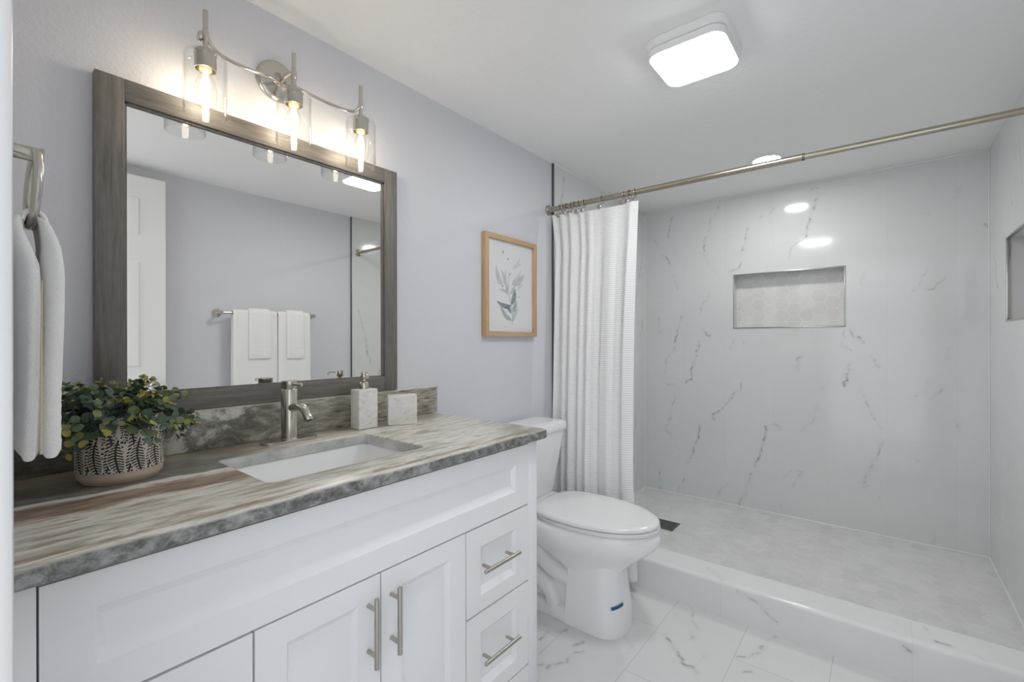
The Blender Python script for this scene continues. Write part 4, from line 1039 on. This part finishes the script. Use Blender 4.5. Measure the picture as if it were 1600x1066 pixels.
# seat and lid
b = MB()
b.loft([egg(0.262, 0.768, 0.179, 0.4155, mid=0.44), egg(0.258, 0.772, 0.183, 0.418, mid=0.44), egg(0.258, 0.772, 0.183, 0.428, mid=0.44), egg(0.262, 0.768, 0.179, 0.4305, mid=0.44)])
b.build('seat', SEATM, TO, smooth=50)
b = MB()
b.loft([egg(0.262, 0.766, 0.178, 0.4325, back=3.2, mid=0.44), egg(0.258, 0.770, 0.182, 0.435, back=3.2, mid=0.44), egg(0.258, 0.770, 0.182, 0.443, back=3.2, mid=0.44), egg(0.264, 0.764, 0.176, 0.4485, back=3.2, mid=0.44), egg(0.285, 0.742, 0.158, 0.4525, back=3.2, mid=0.44), egg(0.34, 0.68, 0.11, 0.4545, back=3.0, mid=0.44)])
li_ = b.build('seat_lid', SEATM, TO, smooth=50)
for s in (-1, 1):
    b = MB(); b.box(0.232, 0.268, TY+s*0.075-0.02, TY+s*0.075+0.02, 0.414, 0.436, 0.006, 3); b.build('hinge', SEATM, li_)
# tank
TC = 1.712
def tk(z, x0, x1, hw, r): return rrect((x0+x1)/2, TC, (x1-x0)/2, hw, r, z, 10)
b = MB()
b.loft([tk(0.398, 0.05, 0.150, 0.130, 0.03), tk(0.402, 0.036, 0.172, 0.158, 0.035), tk(0.413, 0.028, 0.184, 0.172, 0.04), tk(0.44, 0.024, 0.189, 0.180, 0.04), tk(0.56, 0.022, 0.200, 0.206, 0.04), tk(0.70, 0.020, 0.212, 0.234, 0.04), tk(0.7145, 0.020, 0.212, 0.235, 0.04)], cap1=True)
b.build('tank', CERAM, TO, smooth=45)
b = MB()
b.loft([tk(0.7155, 0.018, 0.216, 0.240, 0.045), tk(0.718, 0.014, 0.222, 0.248, 0.05), tk(0.736, 0.012, 0.226, 0.252, 0.052), tk(0.748, 0.014, 0.222, 0.249, 0.052), tk(0.7545, 0.024, 0.206, 0.238, 0.052), tk(0.757, 0.05, 0.175, 0.205, 0.05)])
b.build('tank_lid', CERAM, TO, smooth=45)
b = MB(); b.lathe([(0, 0), (0.013, 0), (0.013, 0.006), (0.008, 0.010), (0, 0.011)], (0.2105, TC-0.165, 0.655), 'x', 20); b.tube([(0.219, TC-0.165, 0.655), (0.222, TC-0.14, 0.652), (0.222, TC-0.09, 0.645)], [0.005, 0.0055, 0.004], 10)
b.build('flush_lever', POL, TO)
b = MB(); b.poly([[rows[k][0], rows[k+1][0], rows[k+1][1], rows[k][1]] for k in range(6)])
tp = b.build('tape_strip', TAPE, TO); label_part(tp, 'short strip of blue tape')
so_ = tp.modifiers.new('thick', 'SOLIDIFY'); so_.thickness = 0.0008; so_.offset = 0

# ------------------------------------------------------------------ curtain rod, rings, curtain
RY = 2.100
def rz(x): return 1.866-0.0115*(x/XW)
RD = thing('curtain_rod', 'brushed nickel tension rod spanning the shower opening below the ceiling', 'curtain rod', (0.93, RY, 1.86))
b = MB(); b.tube([(0.022, RY, rz(0.022)), (1.197, RY, rz(1.197))], 0.0135, 20); b.build('outer_tube', RODM, RD)
b = MB(); b.tube([(1.19, RY, rz(1.19)), (XW-0.02, RY, rz(XW))], 0.0115, 20); b.build('inner_tube', RODM, RD)
b = MB(); b.tube([(1.192, RY, rz(1.192)), (1.2005, RY, rz(1.2))], 0.0142, 20); label_part(b.build('joint_collar', DARKM, RD), 'dark collar at the joint')
for xw, s in ((0.0105 if RY > YT else 0.0005, 1), (XW-0.0005, -1)):
    b = MB(); b.lathe([(0, 0), (0.027, 0), (0.027, s*0.006), (0.020, s*0.011), (0.0165, s*0.022), (0.0165, s*0.03), (0, s*0.03)], (xw, RY, rz(xw)), 'x', 28); b.build('end_flange', RODM, RD)
RX = [0.078, 0.098, 0.120, 0.146, 0.168, 0.193, 0.225, 0.328, 0.447, 0.478, 0.506]
ORD = ['first', 'second', 'third', 'fourth', 'fifth', 'sixth', 'seventh', 'eighth', 'ninth', 'tenth', 'last']
def make_ring(x, lab):
    rr_ = 0.0195; zc = rz(x)-0.004
    o = thing('curtain_ring', lab, 'curtain ring', (x, RY, zc), 'curtain rings on the shower rod')
    b = MB(); b.tube([(x+0.0015*math.sin(2*PI*k/28), RY+rr_*math.cos(2*PI*k/28), zc+rr_*math.sin(2*PI*k/28)) for k in range(28)], 0.0020, 8, closed=True); b.build('loop', RODM, o)
    b = MB(); b.tube(catmull([(x, RY-rr_, zc-0.004), (x, RY-rr_-0.008, zc-0.022), (x, RY-rr_-0.006, zc-0.032)], 4), 0.0013, 8)
    b.lathe([(0, -0.0035), (0.0085, -0.0035), (0.0112, -0.001), (0.0112, 0.002), (0.0085, 0.0005), (0.006, 0.0015), (0, 0.003)], (x, RY-rr_-0.008, zc-0.040), 'y', 22)
    b.build('disc', NICKELB, o); return o
lab = lambda k: ('silver curtain ring nearest the left wall on the shower rod' if k == 0 else 'silver curtain ring at the free edge of the curtain, farthest from the left wall' if k == 10 else ORD[k]+' silver curtain ring from the left wall on the shower rod')
r0_ = make_ring(RX[0], lab(0))
for k in range(1, 11):
    c_ = r0_.copy(); COL.objects.link(c_); c_.location = (RX[k], RY, rz(RX[k])-0.004); c_['label'] = lab(k)
    for ch in r0_.children:
        q = ch.copy(); COL.objects.link(q); q.parent = c_
    c_.rotation_euler = (0, 0, R([0, 8, -10, 6, -8, 4, 3, -2, 5, -9, 3][k]))
# curtain
nu, nz = 260, 150
zt, zb = 1.822, 0.060
def fold(u, s):
    """depth of the cloth towards the room; u 0..1 along the top, s 0 top .. 1 bottom"""
    k = 1.0
    left = 0.020*math.sin(2*PI*(u*9.0+0.15))*max(0, 1-u*1.9)**0.7
    mid = 0.011*math.sin(2*PI*(u*4.2+0.35+0.06*math.sin(s*4)))*min(1, u*3)
    fine = 0.0035*math.sin(2*PI*(u*11+0.4+0.2*s))*min(1, s*2+0.2)
    ed = 0.016*math.exp(-((u-0.93)/0.05)**2)
    return (left+mid*(0.55+0.45*s)+fine*0.8+ed)*(0.65+0.35*min(1, s*6))
P = []
for iu in range(nu):
    u = iu/(nu-1)
    for iz in range(nz):
        s = iz/(nz-1)
        xt = 0.055+0.478*u; kk = max(0, min(9, sum(1 for q in RX if q <= xt)-1)); fr_ = min(1, max(0, (xt-RX[kk])/(RX[kk+1]-RX[kk])))
        dz_ = (0.002+0.055*(RX[kk+1]-RX[kk]))*math.sin(PI*fr_)*max(0, 1-s*25)         # sag between rings at the top hem
        z = zt-0.0115*u-dz_+(zb-zt)*s
        xl_ = 0.048+0.030*min(1, s*9)**0.8+0.02*s
        xr_ = 0.535-0.012*math.sin(PI*min(1, s*1.25))+0.030*max(0, s-0.75)/0.25
        x = xl_+(xr_-xl_)*u+0.004*math.sin(2*PI*u*7+s*3)
        y = RY-0.026-0.090*min(1, s/0.95)-fold(u, s)
        if s < 0.05: y = y*(1-0.0)+0.0
        P.append((x, y, z))
P = np.array(P).reshape(nu, nz, 3)
i, j = np.meshgrid(np.arange(nu-1), np.arange(nz-1), indexing='ij'); i = i.ravel(); j = j.ravel()
me = raw_mesh('t', P.reshape(-1, 3), np.stack([i*nz+j, i*nz+j+1, (i+1)*nz+j+1, (i+1)*nz+j], 1))
SCU = thing('shower_curtain', 'white waffle-weave shower curtain gathered at the left end of the rod', 'curtain', (0.30, 2.04, 0.06))
cu = link('cloth', me, CURT, SCU, smooth=80)
md = cu.modifiers.new('thick', 'SOLIDIFY'); md.thickness = 0.0022; md.offset = 0

# ------------------------------------------------------------------ shower drain
FD = thing('floor_drain', 'square dark grid drain in the left rear shower floor', 'drain', ((DR[0]+DR[1])/2, (DR[2]+DR[3])/2, 0.0185))
b = MB(); b.box(DR[0]+0.003, DR[1]-0.003, DR[2]+0.003, DR[3]-0.003, 0.0184, 0.0192); b.build('pan', BLACK, FD)
b = MB(); z0, z1 = 0.0184, 0.0212; w_ = 0.004
b.box(DR[0], DR[0]+w_, DR[2], DR[3], z0, z1); b.box(DR[1]-w_, DR[1], DR[2], DR[3], z0, z1); b.box(DR[0], DR[1], DR[2], DR[2]+w_, z0, z1); b.box(DR[0], DR[1], DR[3]-w_, DR[3], z0, z1)
for k in range(1, 13):
    xx = DR[0]+(DR[1]-DR[0])*k/13; b.box(xx-0.0016, xx+0.0016, DR[2], DR[3], z0+0.0008, z1-0.0003)
for k in range(1, 5):
    yy = DR[2]+(DR[3]-DR[2])*k/5; b.box(DR[0], DR[1], yy-0.0012, yy+0.0012, z0+0.0008, z1-0.0006)
b.build('grate', m_metal('dark_steel_grate', (0.40, 0.39, 0.37, 1), 0.4), FD)

# ------------------------------------------------------------------ ceiling lights
CL = thing('ceiling_light', 'square white ceiling light with rounded glowing panel near the vanity', 'ceiling light', (0.945, 1.585, ZC))
cx, cy = 0.943, 1.583
b = MB(); b.loft([rrect(cx, cy, 0.126, 0.126, 0.045, ZC-0.0004, 10), rrect(cx, cy, 0.128, 0.128, 0.045, ZC-0.003, 10), rrect(cx, cy, 0.126, 0.126, 0.045, ZC-0.020, 10), rrect(cx, cy, 0.120, 0.120, 0.045, ZC-0.026, 10)])
b.build('base', DOORW, CL)
b = MB(); b.loft([rrect(cx, cy, 0.118, 0.118, 0.042, ZC-0.027, 10), rrect(cx, cy, 0.121, 0.121, 0.044, ZC-0.031, 10), rrect(cx, cy, 0.121, 0.121, 0.044, ZC-0.050, 10), rrect(cx, cy, 0.1195, 0.1195, 0.044, ZC-0.053, 10), rrect(cx, cy, 0.117, 0.117, 0.043, ZC-0.0535, 10)])
b.build('rim', DOORW, CL)
b = MB(); b.loft([rrect(cx, cy, 0.1165, 0.1165, 0.042, ZC-0.0537, 10), rrect(cx, cy, 0.1165, 0.1165, 0.042, ZC-0.056, 10), rrect(cx, cy, 0.113, 0.113, 0.040, ZC-0.0585, 10), rrect(cx, cy, 0.09, 0.09, 0.035, ZC-0.060, 10)])
b.build('diffuser', PANELE, CL)
RL = thing('recessed_light', 'round recessed light in the shower ceiling behind the curtain rod', 'ceiling light', (0.943, 2.83, ZC))
b = MB(); b.lathe([(0.066, -0.0004), (0.084, -0.0004), (0.085, -0.003), (0.080, -0.006), (0.068, -0.0065), (0.066, -0.004)], (0.943, 2.83, ZC), n=40, closed=True); b.build('trim_ring', DOORW, RL)
b = MB(); b.lathe([(0, -0.0008), (0.067, -0.0008), (0.067, -0.0045), (0, -0.005)], (0.943, 2.83, ZC), n=40); b.build('diffuser', RECE, RL)

# ------------------------------------------------------------------ towel bar on the right wall (seen in the mirror)
BX, BZ = 1.806, 1.328; WX = XW+0.010
TB = thing('towel_bar', 'brushed nickel towel bar on the right wall, seen in the mirror', 'towel bar', (WX, 1.395, BZ))
b = MB(); b.tube([(BX, 1.090, BZ), (BX, 1.700, BZ)], 0.0085, 16); b.build('bar', NICKEL, TB)
for y in (1.096, 1.694):
    b = MB(); b.lathe([(0, 0), (0.026, 0), (0.026, -0.006), (0.020, -0.010), (0.011, -0.014), (0.011, -0.060), (0.0125, -0.064), (0.0125, -0.082), (0, -0.083)], (WX-0.0005, y, BZ), 'x', 28); b.build('mount', NICKEL, TB)
def draped(y0, y1, zf, zbk, off, th, taper=0.0, seed=0, bands=0):
    """towel folded over the bar: hairpin profile in x/z swept along y"""
    rr_ = random.Random(seed); ph = rr_.uniform(0, 6)
    path = []
    r = 0.0095+off+th/2
    for k in range(40): s = k/39; path.append((BX-r-0.004*(1-s)*0.6, zf+(BZ-zf)*s, 1-s))
    for k in range(1, 12):
        a = PI*k/12; path.append((BX-r*math.cos(a), BZ+r*math.sin(a), 0))
    for k in range(30): s = k/29; path.append((BX+r, BZ+(zbk-BZ)*s, s))
    ny = 40; rings = []
    m = len(path)
    nrm = []
    for i in range(m):
        d = Vector((path[min(i+1, m-1)][0]-path[max(i-1, 0)][0], path[min(i+1, m-1)][1]-path[max(i-1, 0)][1])).normalized(); nrm.append(Vector((-d.y, d.x)))
    for iy in range(ny):
        v = iy/(ny-1); e = math.sqrt(max(0.0, 1-abs(2*v-1)**8))*0.9+0.1
        o_, i_ = [], []
        for q in range(m):
            x, z, s = path[q]; y = y0+(y1-y0)*v+taper*s*(v-0.5)*2
            wv = 0.0022*math.sin(v*9+ph)*s+(0.0012*math.sin((z-zf)*260) if bands and 0.02 < z-zf < 0.085 and q < 40 else 0)
            n_ = nrm[q]
            tail = 1.0 if 1 < q < m-2 else 0.6
            o_.append((x+n_.x*th/2*e*tail-wv, y, z+n_.y*th/2*e*tail)); i_.append((x-n_.x*th/2*e*tail-wv, y, z-n_.y*th/2*e*tail))
        rings.append(o_+i_[::-1])
    b = MB(); b.loft(rings); return b
for y0, y1, nm, seed in ((1.160, 1.4325, 'white bath towel at the left half of the towel bar in the mirror', 1), (1.4375, 1.663, 'white bath towel at the right half of the towel bar in the mirror', 2)):
    o = draped(y0, y1, 0.70, 0.76, 0.0005, 0.014, 0.0015, seed).build('bath_towel', TERRY, loc=(BX, (y0+y1)/2, 0.70), smooth=60)
    tag(o, nm, 'towel', 'bath towels on the towel bar')
for y0, y1, zf, nm, seed in ((1.250, 1.385, 1.035, 'small white hand towel over the left bath towel on the bar', 3), (1.492, 1.612, 1.030, 'small white hand towel over the right bath towel on the bar', 4)):
    o = draped(y0, y1, zf, zf+0.03, 0.0155, 0.010, 0.002, seed, 1).build('hand_towel', TERRY, loc=(BX, (y0+y1)/2, zf), smooth=60)
    tag(o, nm, 'towel', 'hand towels on the towel bar')
